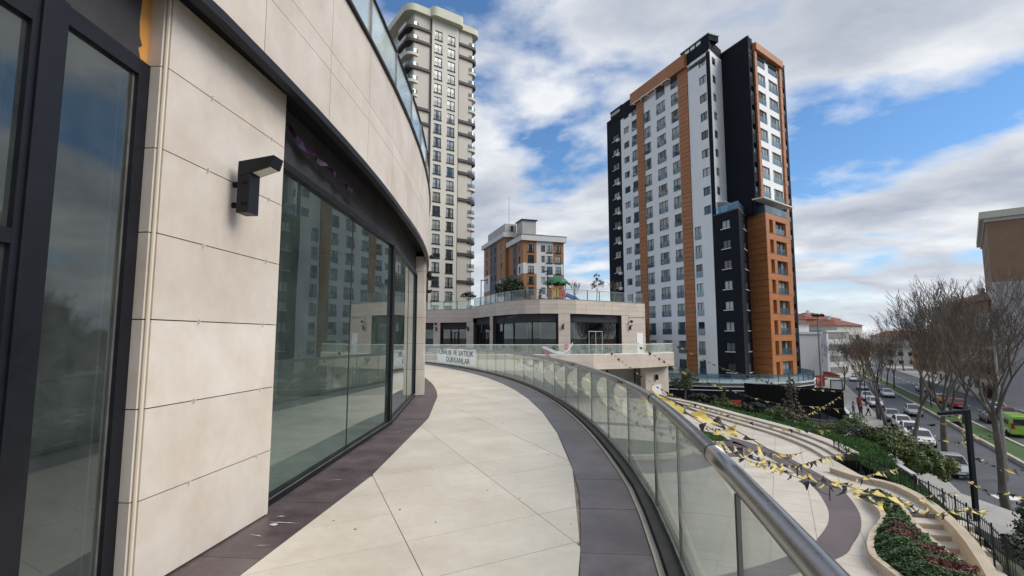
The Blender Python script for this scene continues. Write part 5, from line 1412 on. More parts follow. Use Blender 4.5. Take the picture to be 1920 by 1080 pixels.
# plants on the roof garden
RG = 4.96
crown_tree('evergreen_tree', 'dark bushy evergreen on the roof garden in front of the ochre block', (-.2,57.5,RG), .9, [(-1.0,0,2.0,1.1,1.0,1.1),(.0,0,2.7,1.2,1.0,1.1),(1.1,0,1.9,1.1,1.0,1.0),(.9,.2,2.8,.8,.8,.7)], 'leaf_dark', 7000, .17, lean=0)
crown_tree('umbrella_tree', 'small flat topped umbrella tree on the left roof beside the cream tower', (-5.6,64,RG), 1.5, [(-.5,0,2.0,.6,.6,.3),(.5,0,2.0,.6,.6,.3),(0,0,2.25,.7,.6,.28)], 'leaf_dark', 1500, .12, lean=0, tr=.05)
cone_tree('cypress', 'dark green cypress cone just left of the playground tower', (3.2,56.3,RG), 2.3, .6, 'leaf_dark')
cone_tree('cypress', 'square clipped dark cypress left of the cone shaped cypress', (2.0,56.6,RG), 1.7, .55, 'leaf_dark')
crown_tree('young_tree', 'slender young evergreen with an airy crown on the roof garden', (9.2,54.5,RG), 1.7, [(-.3,0,2.5,.6,.6,.6),(.4,0,2.7,.6,.6,.6),(0,0,3.2,.5,.5,.5)], 'leaf_olive', 620, .13, lean=.1, tr=.04)
shrub('pale_shrub', 'pale green shrub behind the roof railing right of the slide', 'shrub', (6.9,54.6,RG), [(0,0,.6,.7,.5,.7,900,.12)], 'leaf_olive')
t = thing('palm', 'small spiky palm behind the roof railing', 'palm', (8.4,53.5,RG)); b = MB()
for k in range(26):
    a = k*2.4; e = random.uniform(.5,.8); q = [(math.cos(a)*e*f, math.sin(a)*e*f, .35+f*.55-.45*f*f) for f in (0,.5,1)]
    for u, v in zip(q, q[1:]): b.quad((u[0]-.03,u[1],u[2]),(u[0]+.03,u[1],u[2]),(v[0]+.015,v[1],v[2]),(v[0]-.015,v[1],v[2]))
Lp('fronds', b, 'leaf_olive', t); s_ = MB(); s_.tube([(0,0,-.1),(0,0,.4)], [.09,.07], 6); Lp('trunk', s_, 'bark', t)

# bare trees: tapered trunk, limbs, then a crown of fine twigs
def bare_tree_meshes(seed, H, trunk, spread, depth=6, nl=5, tw=1.0, m='twig', seg0=7):
    rnd = random.Random(seed); T, C = MB(), MB()
    def grow(p, d, L, r_, lev):
        k = 3 if lev < 3 else 2; pts = [p]; q = p; dd = d
        for i in range(k):
            dd = (dd+Vector((rnd.gauss(0,.13), rnd.gauss(0,.13), .07+.05*lev*.3))).normalized(); q = q+dd*(L/k); pts.append(q)
        e = max(.014*tw, r_*.6)
        (T if lev < 2 else C).tube(pts, [r_+(e-r_)*i/k for i in range(k+1)], seg0 if lev == 0 else (5 if lev < 3 else 3), cap=False)
        if lev >= depth: return
        n = nl if lev == 0 else rnd.choice((2,3,3) if lev < 5 else (2,2,3))
        for i in range(n):
            a = 2*PI*(i+rnd.uniform(-.3,.3))/n; sp = rnd.uniform(.35,.75)*spread*(1.0 if lev else .85)
            ax = dd.cross(Vector((math.cos(a), math.sin(a), .2))).normalized()
            nd = (dd*math.cos(sp)+(ax.cross(dd))*math.sin(sp)*math.cos(a)+ax*math.sin(sp)*math.sin(a)).normalized()
            nd = (nd+Vector((0,0,.14))).normalized()
            st = pts[-1] if (lev == 0 or rnd.random() < .6) else pts[-2]
            grow(st, nd, (H*.27 if lev == 0 else L)*rnd.uniform(.64,.84), e*rnd.uniform(.75,.95) if lev else e*.62, lev+1)
    grow(Vector((0,0,-.3)), Vector((0,0,1)), trunk, H*.017, 0)
    return T.mesh('trunk', 'bark', True), C.mesh('crown', m)
BT = [bare_tree_meshes(3, 15, 4.4, .92, 7, 6, tw=.85), bare_tree_meshes(11, 15, 6.2, .85, 7, 5, tw=.85), bare_tree_meshes(23, 14, 4.2, .8, 7, 4, m='twig2', tw=.8), bare_tree_meshes(31, 12, 3.6, .85, 6, 5, m='twig2', tw=.85), bare_tree_meshes(43, 4.0, 1.3, .75, 5, 3, tw=.8)]
def bare_tree(i, x, y, z, sc, rz, label, group=None, name='bare_tree'):
    t = thing(name, label, 'tree', (x,y,z), rz, group); t.scale = (sc,sc,sc)
    ob('trunk', BT[i][0], t); ob('crown', BT[i][1], t); return t
for i, (k, tt, n, sc, rz, lab) in enumerate((
    (1, 40.2, 10.3, 1.0, .4, 'bare plane tree nearest the camera, its trunk just right of the black lamp post'),
    (0, 56.0, 10.7, 1.12, 2.1, 'tallest bare plane tree forking wide over the parked white cars'),
    (2, 75.0, 9.0, .95, 4.0, 'bare street tree rising from behind the left end of the laurel hedge'),
    (1, 81.0, 8.9, .8, 1.0, 'thin bare tree on the pavement edge by the row of parked cars'),
    (3, 98.0, 8.5, 1.0, 3.0, 'bare tree on the left pavement beside the illuminated poster stand'),
    (3, 70.0, 17.3, .95, 5.2, 'bare tree on the grass median beside the silver saloon'),
    (0, 87.0, 17.2, .8, 3.3, 'bare tree on the grass median in front of the yellow taxi'),
    (2, 62.0, 9.3, 1.05, .7, 'bare street tree left of the tallest one, behind the middle of the hedge'),
    (0, 81.0, 17.4, 1.0, 2.6, 'wide bare tree on the median left of the lime green van'),
    (1, 104.0, 17.2, .95, 1.6, 'bare median tree between the taxi and the far left pavement'),
    (0, 121.0, 8.0, .72, 5.0, 'farthest bare tree on the left pavement in front of the dark balconies'))):
    x, y = rd(tt, n); bare_tree(k, x, y, SZ, sc, rz, lab)
rnd = random.Random(5)
made = 0
while made < 40:
    tt = rnd.uniform(88, 205); n = rnd.choice((29.5,31.5,34.5,38,43,48)); x, y = rd(tt, n)
    if x > y*1.0: continue
    made += 1
    bare_tree(rnd.choice((0,1,2,3)), x, y, SZ, rnd.uniform(.62,.92), rnd.uniform(0,6), 'bare tree in the brown tangle across the wide street', 'bare trees across the street')
for i in range(9):
    tt = 130+i*9; n = rnd.choice((5,8,17.3,17.3)); x, y = rd(tt, n)
    bare_tree(rnd.choice((2,3)), x, y, SZ, rnd.uniform(.7,.95), rnd.uniform(0,6), 'far brown bare tree where the street disappears between the houses', 'far bare trees along the street')
for x, y, sc, lab in ((7.0,56.5,1.0,'leafless sapling on the roof garden right of the playground'),(11.3,55.2,.95,'thin leafless sapling near the right end of the roof garden')):
    bare_tree(4, x, y, RG, sc, 1.0, lab, name='bare_sapling')
# shrub bed with red patches
sb = thing('shrub_bed', 'raised bed of clipped green groundcover with dark red patches beside the steps', 'planter', (11,15,PZ))
BED = smooth([(13.1,18.95),(12.5,17.9),(12.1,16.9),(11.55,16.1),(10.45,15.0),(9.65,13.95),(9.35,13.1),(9.2,11.0),(10.4,10.6),(11.0,12.6),(11.5,14.3),(12.3,16.2),(13.3,18.0),(13.5,18.9)], 4, closed=True)
w = MB()
for a, b_ in zip(BED, BED[1:]+BED[:1]): w.bar(a, b_, .0, .16, PZ-.9, PZ+.27)
W('bed_wall', w, 'wallcap', sb)
w = MB(); w.prism(BED, PZ-.3, PZ+.22); W('soil', w, 'soil', sb)
gl, rdm = MB(), MB(); rnd = random.Random(9)
def inside(p, P):
    c = False
    for k in range(len(P)):
        a, b_ = P[k-1], P[k]
        if (a[1] > p[1]) != (b_[1] > p[1]) and p[0] < (b_[0]-a[0])*(p[1]-a[1])/(b_[1]-a[1])+a[0]: c = not c
    return c
cnt = 0
RED = [(11.35,15.0,.55,.35),(10.7,14.4,.25,.5),(11.0,13.5,.6,.4),(10.6,12.4,.8,.5),(11.1,11.9,.5,.5)]
while cnt < 30000:
    p = (rnd.uniform(8.9,13.7), rnd.uniform(10.5,19.1))
    if not inside(p, BED): continue
    cnt += 1
    e = min(math.hypot(p[0]-q[0], p[1]-q[1]) for q in BED)
    hgt = .22+.38*(1-math.exp(-e*3.2))+.10*math.sin(p[0]*5.3+p[1]*2.1)*math.sin(p[1]*4.7)
    z = PZ+hgt-rnd.random()**2*.16
    red = any(((p[0]-cx)/rx)**2+((p[1]-cy)/ry)**2 < rnd.uniform(.5,1.3) for cx,cy,rx,ry in RED)
    s_ = rnd.uniform(.03,.075); q = Vector((p[0],p[1],z)); a = Vector((rnd.gauss(0,.6), rnd.gauss(0,.6), 1)).normalized()
    tv = a.cross(Vector((rnd.gauss(0,1),rnd.gauss(0,1),rnd.gauss(0,1)))).normalized(); uv = a.cross(tv)
    (rdm if red else gl).quad(tuple(q-tv*s_*.6), tuple(q+uv*s_*.35), tuple(q+tv*s_*.7), tuple(q-uv*s_*.35))
W('green_leaves', gl, 'leaf_bed', sb)['kind'] = 'stuff'; W('red_leaves', rdm, 'leaf_red', sb)['kind'] = 'stuff'
# loose shrubs below the side wall at the right edge
for x, y, z, lab in ((15.6,15.2,-5.0,'sparse dark shrub close to the camera side of the steps wall'),(17.6,17.6,-5.8,'dark spiky shrub below the fence in the lower right corner'),(20.6,20.4,-6.2,'low dark shrub between the pale path and the street lamp'),(24.6,25.6,-8.2,'dark shrub beside the small utility box'),(27.5,27.2,-8.6,'dark shrub at the right edge by the road')):
    shrub('dark_shrub', lab, 'shrub', (x,y,z), [(0,0,.8,.8,.7,.7,520,.16),(.8,.4,.5,.6,.6,.6,380,.15),(-.7,-.3,.5,.6,.6,.5,380,.15)], 'leaf_dark')
for x, y, lab in ((*rd(117,28.8),'round red leaved bush across the street behind the trees'),(*rd(117.5,34.0),'long red leaved hedge at the right edge across the street')):
    shrub('red_bush', lab, 'shrub', (x,y,SZ), [(0,0,1.0,1.6,1.4,1.2,1400,.3),(1.5,1.5,.9,1.4,1.4,1.0,1000,.3)], 'leaf_red')

# ================================================================== SIMPLE HOUSES ALONG THE STREET
def house(name, label, P, D, w, dep, z0, z1, cols, scols, m, roof='flat', band=None, fh=3.0, kind='plain', wh=(1.5,1.4), roofm='roof_red', group=None, side_m=None):
    t = thing(name, label, 'apartment block' if z1-z0 > 9 else 'house', (*P, z0), group=group)
    F = Fac(P, D); e = F.p(w,0)[:2]; Fr = Fac(e, (-F.N[0], -F.N[1])); bk = F.p(0,0,-dep)[:2]; Fb = Fac(bk, (F.N[0], F.N[1]))
    n = int((z1-z0-.5)/fh); zs = [z0+fh*k+1.7 for k in range(n)]
    for Q, L, cc, mm in ((F, w, cols, m), (Fr, dep, scols, side_m or m), (Fb, dep, scols, side_m or m)):
        hs = [(c-wh[0]/2, c+wh[0]/2, z-wh[1]/2, z+wh[1]/2) for c in cc for z in zs]
        tones = band or ((z0, z1, mm),)
        for a, b_, m2 in tones:
            b = MB(); Q.wall(b, 0, L, a, b_, [h for h in hs if h[2] >= a and h[3] <= b_], .2); W('wall', b, m2, t)
        for c in cc:
            for z in zs: put_window(Q, c, z, wh[0], wh[1], kind, t, pm='win' if random.random() < .6 else 'win2')
    bk2 = F.p(w,0,-dep)[:2]
    if roof == 'hip':
        o = .6; c = [F.p(-o,z1,o), F.p(w+o,z1,o), F.p(w+o,z1,-dep-o), F.p(-o,z1,-dep-o)]; hh = min(w,dep)*.22
        if w > dep: r1, r2 = F.p(dep/2,z1+hh,-dep/2), F.p(w-dep/2,z1+hh,-dep/2); f = ((0,1,5,4),(1,2,5),(2,3,4,5),(3,0,4))
        else: r1, r2 = F.p(w/2,z1+hh,-w/2), F.p(w/2,z1+hh,-dep+w/2); f = ((0,1,4),(1,2,5,4),(2,3,5),(3,0,4,5))
        b = MB(); b.v = c+[r1,r2]; b.f = list(f)+[(3,2,1,0)]; r_ = W('roof', b, roofm, t)
        ch = MB(); q = F.p(w*.4,0,-dep*.4); ch.box(q[0]-.4,q[0]+.4,q[1]-.4,q[1]+.4,z1+.3,z1+hh+.7); W('chimney', ch, 'm_white', r_)
    else:
        b = MB(); b.prism([F.p(-.25,0,.25)[:2], F.p(w+.25,0,.25)[:2], F.p(w+.25,0,-dep-.25)[:2], F.p(-.25,0,-dep-.25)[:2]], z1, z1+.5); W('roof', b, 'm_white', t)
    return t, F, Fr
t, F, Fr = house('apartment_block', 'pale blank sided apartment block with blue balconies right behind the orange tower', (58.2,103.5), (.97,.24), 6.4, 16, SZ, 2.3, (), (2.5,), 'm_white', kind='french', wh=(1.6,2.0))
for k in range(4):
    z = SZ+3*k+2.2; p = MB(); Fr.slab(p, 1.0, 4.2, z-.2, z, 0, 1.2); W('balcony', p, 'white_paint', t)
    p = MB(); Fr.slab(p, 1.0, 4.2, z+.003, z+1.0, 1.12, 1.18); W('balcony_rail', p, 'car_blue', t)
p = MB(); p.prism([F.p(.5,0,-2)[:2], F.p(5.5,0,-2)[:2], F.p(5.5,0,-9)[:2], F.p(.5,0,-9)[:2]], 2.8, 4.6); W('roof_house', p, 'white_paint', t)
p = MB(); c = [F.p(0,4.6,-1.5), F.p(6,4.6,-1.5), F.p(6,4.6,-9.5), F.p(0,4.6,-9.5)]; p.v = c+[F.p(3,5.8,-4.5), F.p(3,5.8,-6.5)]; p.f = [(0,1,4),(1,2,5,4),(2,3,5),(3,0,4,5),(3,2,1,0)]; W('roof', p, 'roof_red', t)
t, F, Fr = house('apartment_block', 'white apartment block with long dark balconies between the pale block and the bare trees', (83,133), (.9,.44), 10, 12, SZ, 3.0, (), (3,8), 'm_white')
for k in range(4):
    z = SZ+3*k+1.0; p = MB(); F.slab(p, 1.0, 8.5, z+.25, z+1.8, .004, .08); W('balcony_opening', p, 'win2', t)
house('apartment_block', 'brick red apartment block with a red roof on the skyline behind the pale block', (103,176), (.95,.3), 16, 12, SZ, 8.0, (3,8,13), (3,8), 'm_orange', 'hip', side_m='m_white')
house('apartment_block', 'cream apartment block with a red hipped roof above the far bare trees', (97,150), (.93,.36), 11, 14, SZ, 5.2, (2.5,5.5,8.5), (3,7,11), 'beige2', 'hip')
bands = tuple((SZ+3*k, SZ+3*k+3 if k < 5 else 8.2, 'm_brown' if k % 2 else 'beige') for k in range(6))
house('apartment_block', 'long brown and white banded apartment block behind the bare trees on the right', (98,117), (-.43,-.9), 31, 13, SZ, 8.2, tuple(2.5+3.3*k for k in range(9)), (3,7,10), 'beige', 'hip', band=bands)
hb = ((SZ,-2,'lt_grey'),(-2,10.5,'lt_grey'),(10.5,20.4,'m_brown'))
t, F, Fr = house('apartment_block', 'tall brown topped grey apartment block cut off by the right edge of the view', (77.5,80.5), (.74,-.67), 46, 34, SZ, 20.4, (16,22,28,34,40), (8,14,20,26), 'm_white', band=hb, wh=(1.7,1.6))
p = MB(); p.prism([F.p(-.8,0,.9)[:2], F.p(47,0,.9)[:2], F.p(47,0,-35)[:2], F.p(-.8,0,-35)[:2]], 20.9, 22.0); W('cornice', p, 'crown', t)
p = MB(); F.slab(p, 6, 30, 22.003, 22.6, -14, .2); W('roof_edge', p, 'black', t)
rnd = random.Random(77)
for i, (tt, n, w, h, m) in enumerate(((78,56,14,8,'beige'),(100,52,12,9,'m_orange'),(122,50,13,8.5,'m_white'),(150,44,14,9,'beige2'),(178,40,16,10,'m_white'),(205,34,16,9,'m_orange'),(235,26,18,11,'beige'))):
    x, y = rd(tt, n)
    house('far_house', ('low beige house across the street behind the bare trees','ochre walled house across the street behind bare trees','white house with a red roof glimpsed through the trees','cream house with a red roof well down the street','white walled far house near the bend of the street','ochre far house near the end of the street','beige block closing the far end of the street')[i], (x,y), (.35,-.94) if n > 35 else (.85,-.5), w, 10, SZ-.3, SZ+h, tuple(2+3*k for k in range(int(w/3))), (3,7), m, 'hip')

# ================================================================== VEHICLES
def car_proto():
    t = thing('parked_car', 'x', 'car'); b = MB()
    st = [(-2.14,.66,.44,.74),(-2.08,.76,.34,.90),(-1.6,.85,.25,.97),(-.7,.88,.22,.95),(.6,.88,.22,.93),(1.35,.86,.25,.87),(1.92,.78,.30,.76),(2.14,.64,.40,.62)]
    i0 = 0
    for y, hw, zb, zt in st:
        b.v += [(-hw*.9,y,zb),(-hw,y,zb+.14),(-hw,y,zt-.16),(-hw*.9,y,zt),(hw*.9,y,zt),(hw,y,zt-.16),(hw,y,zb+.14),(hw*.9,y,zb)]
    for k in range(len(st)-1):
        for j in range(8): b.f.append((k*8+j,k*8+(j+1)%8,(k+1)*8+(j+1)%8,(k+1)*8+j))
    b.f.append(tuple(range(7,-1,-1))); b.f.append(tuple((len(st)-1)*8+j for j in range(8)))
    Lp('body', b, 'car_white', t)
    c = MB(); lo = [(-.76,-1.75,.95),(.76,-1.75,.95),(.76,1.0,.91),(-.76,1.0,.91)]; mid = [(-.62,-1.25,1.40),(.62,-1.25,1.40),(.62,.15,1.42),(-.62,.15,1.42)]; top = [(-.5,-1.0,1.46),(.5,-1.0,1.46),(.5,-.05,1.47),(-.5,-.05,1.47)]
    c.v = lo+mid+top; c.f = [(0,1,5,4),(1,2,6,5),(2,3,7,6),(3,0,4,7),(4,5,9,8),(5,6,10,9),(6,7,11,10),(7,4,8,11),(8,9,10,11)]
    Lp('cabin', c, 'car_white', t)
    def win(name, a, b_, c_, d, m='carglass'):       # quad inset in a cabin face, proud by 1 cm
        q = [Vector(v) for v in (a,b_,c_,d)]; ctr = sum(q, Vector())/4; nrm = (q[1]-q[0]).cross(q[3]-q[0]).normalized()
        p = MB(); p.quad(*[tuple(ctr+(v-ctr)*.88+nrm*.012) for v in q]); Lp(name, p, m, t)
    win('rear_window', lo[0],lo[1],mid[1],mid[0]); win('windshield', lo[2],lo[3],mid[3],mid[2])
    for s in (1,-1):
        m_ = [(.76*s,-1.7,.95),(.76*s,-.42,.94),(.63*s,-.48,1.40),(.63*s,-1.2,1.38)]; n_ = [(.76*s,-.36,.94),(.76*s,.94,.92),(.63*s,.12,1.40),(.63*s,-.42,1.40)]
        for q in (m_, n_): win('side_window', *(q if s > 0 else [q[1],q[0],q[3],q[2]]))
        h = MB(); h.hexa([(.46*s,1.93,.52),(.74*s,1.80,.52),(.76*s,1.72,.55),(.5*s,1.85,.55),(.46*s,2.0,.64),(.74*s,1.86,.66),(.77*s,1.70,.70),(.5*s,1.8,.70)]); Lp('headlight', h, 'headlight', t)
        h = MB(); h.box(min(.52*s,.78*s),max(.52*s,.78*s),-2.12,-2.0,.66,.84); Lp('taillight', h, 'taillight', t)
        h = MB(); h.box(min(.86*s,1.0*s),max(.86*s,1.0*s),.62,.74,.92,1.04); Lp('mirror', h, 'car_white', t)
        for y in (-1.32,1.32):
            w = MB(); w.tube([(.70*s,y,.31),(.90*s,y,.31)], .31, 14); wo_ = Lp('wheel', w, 'tyre', t)
            w = MB(); w.tube([(.895*s,y,.31),(.91*s,y,.31)], .20, 10); ob('rim', w.mesh('rim','rim'), wo_)
    for y in (2.135,-2.15):
        p = MB(); p.box(-.26,.26,y-.01,y+.02,.42,.53); Lp('number_plate', p, 'plate', t)
    p = MB(); p.box(-.5,.5,2.08,2.15,.34,.42); Lp('grille', p, 'black_matt', t)
    return t
car0 = car_proto()
RAZ = math.atan2(ROADD[1], ROADD[0])-PI/2
first = True
CARS = [(105.5,10.2,1,'white','white parked hatchback on the left kerb farther than the second white one'),(96.5,10.3,1,'white','white car parked on the left kerb just below another white one'),(125,11.4,1,'silver','silver car waiting at the left side of the far street'),(122.5,14.4,1,'dark','dark car in the middle of the far street'),(113,14.0,1,'white','white car following the dark car down the street'),(149,12.0,1,'white','farthest white car on the street under the bare trees'),(150,5.6,1,'silver','pale silver car parked by the far left pavement'),
 (88.5,13.7,1,'silver','silver saloon driving along the grassy median'),(81.5,10.4,1,'silver','silver car parked behind the two pale cars near the hedge'),(75.5,10.6,1,'white','white car parked behind the hedge, second nearest of the row'),(65.0,10.6,1,'white','nearest white car with its windshield showing above the hedge'),(70.2,10.5,1,'white','white car parked between the two white ones by the hedge'),(52.5,10.4,1,'silver','pale blue grey car whose corner shows past the right end of the hedge'),
 (108,20.5,-1,'yellow','yellow taxi on the far carriageway behind the tree trunk'),(101,21.0,-1,'red','red car just in front of the yellow taxi'),(86,21.2,-1,'dark','dark red lit car near the black lamp arm on the far carriageway'),(92.0,24.0,-1,'red','low red car on the far carriageway near the median trees'),(98.0,24.6,-1,'white','white car on the far carriageway beyond the low red car'),
 (119,30.8,1,'white','white car parked across the street behind bare trees'),(125,31.2,1,'silver','silver car parked across the street under the trees'),(132,30.8,1,'white','white car parked on the far pavement area'),(139,33,1,'grey','grey car parked across the street well behind the red bush'),(130,36,1,'white','white car in the second parked row across the street'),(137,38.5,1,'blue','blue car in the second parked row across the street'),(146,31.5,1,'dark','dark car parked far across the street beyond the grey one'),(128,21.5,-1,'white','white car far down the opposite carriageway'),(138,24,-1,'grey','grey car far down the opposite carriageway')]
for (tt, n, f, colr, lab) in CARS:
    x, y = rd(tt, n); rz = RAZ+(PI if f > 0 else 0)+random.uniform(-.04,.04)
    if first and colr == 'white': 
        car0.location = (x,y,SZ+.005); car0.rotation_euler = (0,0,rz); car0['label'] = lab; first = False; c = car0
    else:
        c = dup(car0, (x,y,SZ+.005), rz, lab, mats={'car_paint_white':'car_'+colr} if colr != 'white' else None)
    c.name = 'taxi' if colr == 'yellow' else 'parked_car'
    c['group'] = 'cars along the street'; c['category'] = 'taxi' if colr == 'yellow' else 'car'
# lime green van at the right edge
t = thing('van', 'lime green and white van cut off by the right edge on the far carriageway', 'van', (*rd(76.5,20.6),SZ), RAZ)
b = MB(); b.v = []
st = [(-2.5,.95,.4,2.2),(-2.4,1.0,.3,2.3),(1.2,1.0,.3,2.3),(1.9,.98,.3,1.5),(2.5,.9,.35,1.1),(2.6,.8,.4,.9)]
for y, hw, zb, zt in st: b.v += [(-hw*.92,y,zb),(-hw,y,zb+.2),(-hw,y,zt-.3),(-hw*.85,y,zt),(hw*.85,y,zt),(hw,y,zt-.3),(hw,y,zb+.2),(hw*.92,y,zb)]
for k in range(5):
    for j in range(8): b.f.append((k*8+j,k*8+(j+1)%8,(k+1)*8+(j+1)%8,(k+1)*8+j))
b.f += [tuple(range(7,-1,-1)), tuple(40+j for j in range(8))]
Lp('body', b, 'car_lime', t)
for s in (1,-1):
    p = MB(); p.box(min(1.0*s,1.015*s),max(1.0*s,1.015*s),-2.2,1.0,1.3,1.9); Lp('side_window', p, 'carglass', t)
    p = MB(); p.box(min(1.0*s,1.012*s),max(1.0*s,1.012*s),-2.2,1.9,.5,.9); Lp('white_stripe', p, 'car_white', t)
    for y in (-1.5,1.5):
        w = MB(); w.tube([(.8*s,y,.36),(1.02*s,y,.36)], .36, 14); Lp('wheel', w, 'tyre', t)
    p = MB(); p.box(min(.6*s,.9*s),max(.6*s,.9*s),-2.53,-2.49,.9,1.5); Lp('taillight', p, 'taillight', t)
p = MB(); p.box(-.7,.7,-2.52,-2.48,1.3,1.95); Lp('rear_window', p, 'carglass', t)

# ================================================================== PEOPLE
def skin_mesh(verts, edges, rad, m, sub=1):
    me = bpy.data.meshes.new('tmp'); me.from_pydata(verts, edges, [])
    o = bpy.data.objects.new('tmp', me); COL.objects.link(o)
    sk = o.modifiers.new('skin', 'SKIN'); sk.use_smooth_shade = True
    for i, r_ in enumerate(rad): me.skin_vertices[0].data[i].radius = r_ if isinstance(r_, tuple) else (r_, r_)
    me.skin_vertices[0].data[0].use_root = True
    ss = o.modifiers.new('sub', 'SUBSURF'); ss.levels = sub; ss.render_levels = sub
    dg = bpy.context.evaluated_depsgraph_get(); dg.update()
    r_ = bpy.data.meshes.new_from_object(o.evaluated_get(dg)); bpy.data.objects.remove(o)
    r_.materials.clear(); r_.materials.append(M[m]); return r_
def person_proto(stride, skirt=False):
    s = stride
    J = dict(pel=(0,0,.95), wai=(0,0,1.1), che=(0,.01,1.3), nec=(0,.02,1.46), hd1=(0,.04,1.56), hd2=(0,.05,1.70), sl=(-.18,.01,1.40), el=(-.23,-.06*s,1.14), hl=(-.22,.10*s+.04,.90), fl=(-.22,.14*s+.05,.80), sr=(.18,.01,1.40), er=(.23,.04*s,1.14), hr=(.22,-.12*s+.04,.90), fr=(.22,-.13*s+.05,.80), pl=(-.09,0,.90), kl=(-.10,.16*s,.50), al=(-.10,.22*s-.10*max(0,-s),.09), tl=(-.10,.22*s+.13,.04), pr=(.09,0,.90), kr=(.10,-.05*s,.50), ar=(.10,-.28*s,.11), tr=(.10,-.28*s+.13,.05))
    names = list(J); ix = {n: i for i, n in enumerate(names)}
    E = [('pel','wai'),('wai','che'),('che','nec'),('nec','hd1'),('hd1','hd2'),('che','sl'),('sl','el'),('el','hl'),('hl','fl'),('che','sr'),('sr','er'),('er','hr'),('hr','fr'),('pel','pl'),('pl','kl'),('kl','al'),('al','tl'),('pel','pr'),('pr','kr'),('kr','ar'),('ar','tr')]
    Rd = dict(pel=(.15,.10), wai=(.14,.10), che=(.17,.11), nec=.055, hd1=.085, hd2=.075, sl=.06, el=.045, hl=.035, fl=.03, sr=.06, er=.045, hr=.035, fr=.03, pl=.085, kl=.058, al=.042, tl=.035, pr=.085, kr=.058, ar=.042, tr=.035)
    t = thing('person', 'x', 'person')
    ob('body', skin_mesh([J[n] for n in names], [(ix[a],ix[b]) for a, b in E], [Rd[n] for n in names], 'skin'), t)
    cn = ['pel','wai','che','sl','el','hl','sr','er','hr','nec']; ci = {n: i for i, n in enumerate(cn)}
    rr = dict(pel=(.18,.13), wai=(.17,.125), che=(.195,.135), sl=.08, el=.065, hl=.055, sr=.08, er=.065, hr=.055, nec=.075)
    vs = [list(J[n]) for n in cn]; vs[0][2] -= .12 if not skirt else .30; vs[9] = (0,.015,1.43)
    ob('coat', skin_mesh(vs, [(ci[a],ci[b]) for a, b in E if a in ci and b in ci], [rr[n] for n in cn], 'c_black'), t)
    tn = ['pel','pl','kl','al','pr','kr','ar']; ti = {n: i for i, n in enumerate(tn)}; rt = dict(pel=(.16,.115), pl=.10, kl=.075, al=.062, pr=.10, kr=.075, ar=.062)
    ob('trousers', skin_mesh([J[n] for n in tn], [(ti[a],ti[b]) for a, b in E if a in ti and b in ti], [rt[n] for n in tn], 'c_navy'), t)
    for a in ('a','a_'):
        k = 'l' if a == 'a' else 'r'; q = J['a'+k]; sh_ = MB(); sh_.hexa([(q[0]-.05,q[1]-.08,q[2]-.09),(q[0]+.05,q[1]-.08,q[2]-.09),(q[0]+.045,q[1]+.19,q[2]-.09),(q[0]-.045,q[1]+.19,q[2]-.09),(q[0]-.05,q[1]-.07,q[2]+.02),(q[0]+.05,q[1]-.07,q[2]+.02),(q[0]+.04,q[1]+.17,q[2]-.03),(q[0]-.04,q[1]+.17,q[2]-.03)]); Lp('shoe', sh_, 'black', t)
    h = MB(); h.lathe([(.05,1.56),(.10,1.60),(.112,1.68),(.10,1.76),(.05,1.80)], 0, .02, 10); Lp('hair', h, 'hair', t, smooth=True)
    n_ = MB(); n_.hexa([(-.016,.125,1.60),(.016,.125,1.60),(.012,.15,1.605),(-.012,.15,1.605),(-.01,.118,1.66),(.01,.118,1.66),(.008,.125,1.66),(-.008,.125,1.66)]); Lp('nose', n_, 'skin', t)
    for s_ in (-1,1):
        e = MB(); e.lathe([(.004,-.006),(.012,0),(.004,.006)], 0, 0, 6); o = Lp('eye', e, 'hair', t); o.location = (.032*s_,.118,1.655)
        e = MB(); e.lathe([(.01,-.03),(.022,0),(.012,.03)], 0, 0, 6); o = Lp('ear', e, 'skin', t); o.location = (.092*s_,.04,1.64)
    m_ = MB(); m_.box(-.025,.025,.116,.124,1.572,1.58); Lp('mouth', m_, 'taillight', t)
    return t
pA, pB = person_proto(1.0), person_proto(.35, True)
used = {}
for (src, x, y, rz, coat, tr_, lab) in (
    (pA, *rd(120.5,7.0), 0.2, 'c_black', 'c_navy', 'person in black walking alone past the illuminated poster stand'),
    (pB, *rd(108.5,6.4), 3.3, 'c_black', 'c_black', 'person in dark clothes standing in front of the illuminated poster stand'),
    (pA, *rd(94.5,5.8), 3.0, 'c_black', 'c_grey', 'person in a black coat walking near the right end of the hoarding'),
    (pB, *rd(92.5,5.5), 2.7, 'c_white', 'c_pink', 'child in white walking beside the person in a black coat'),
    (pA, *rd(81.3,5.0), 2.4, 'c_black', 'c_black', 'person in black close to the top of the capped retaining wall'),
    (pB, *rd(84.0,6.5), 3.6, 'c_blue', 'c_denim', 'person in a blue coat at the left of the group on the pavement'),
    (pA, *rd(82.8,7.2), 2.9, 'c_plum', 'c_black', 'person in a plum coat stepping forward in the pavement group'),
    (pB, *rd(85.5,7.4), 2.2, 'c_black', 'c_denim', 'person in a black jacket at the back of the pavement group'),
    (pA, *rd(83.6,8.1), 4.0, 'c_white', 'c_black', 'person in a pale jacket at the right of the pavement group')):
    mp_ = {'clothing_black': coat, 'clothing_navy': tr_}
    c = dup(src, (x,y,SZ+.14), rz, lab, mats=mp_); c['group'] = 'people on the pavement'
    if 'child' in lab: c.scale = (.72,)*3
for p_ in (pA, pB):
    for ch in list(p_.children): bpy.data.objects.remove(ch)
    bpy.data.objects.remove(p_)

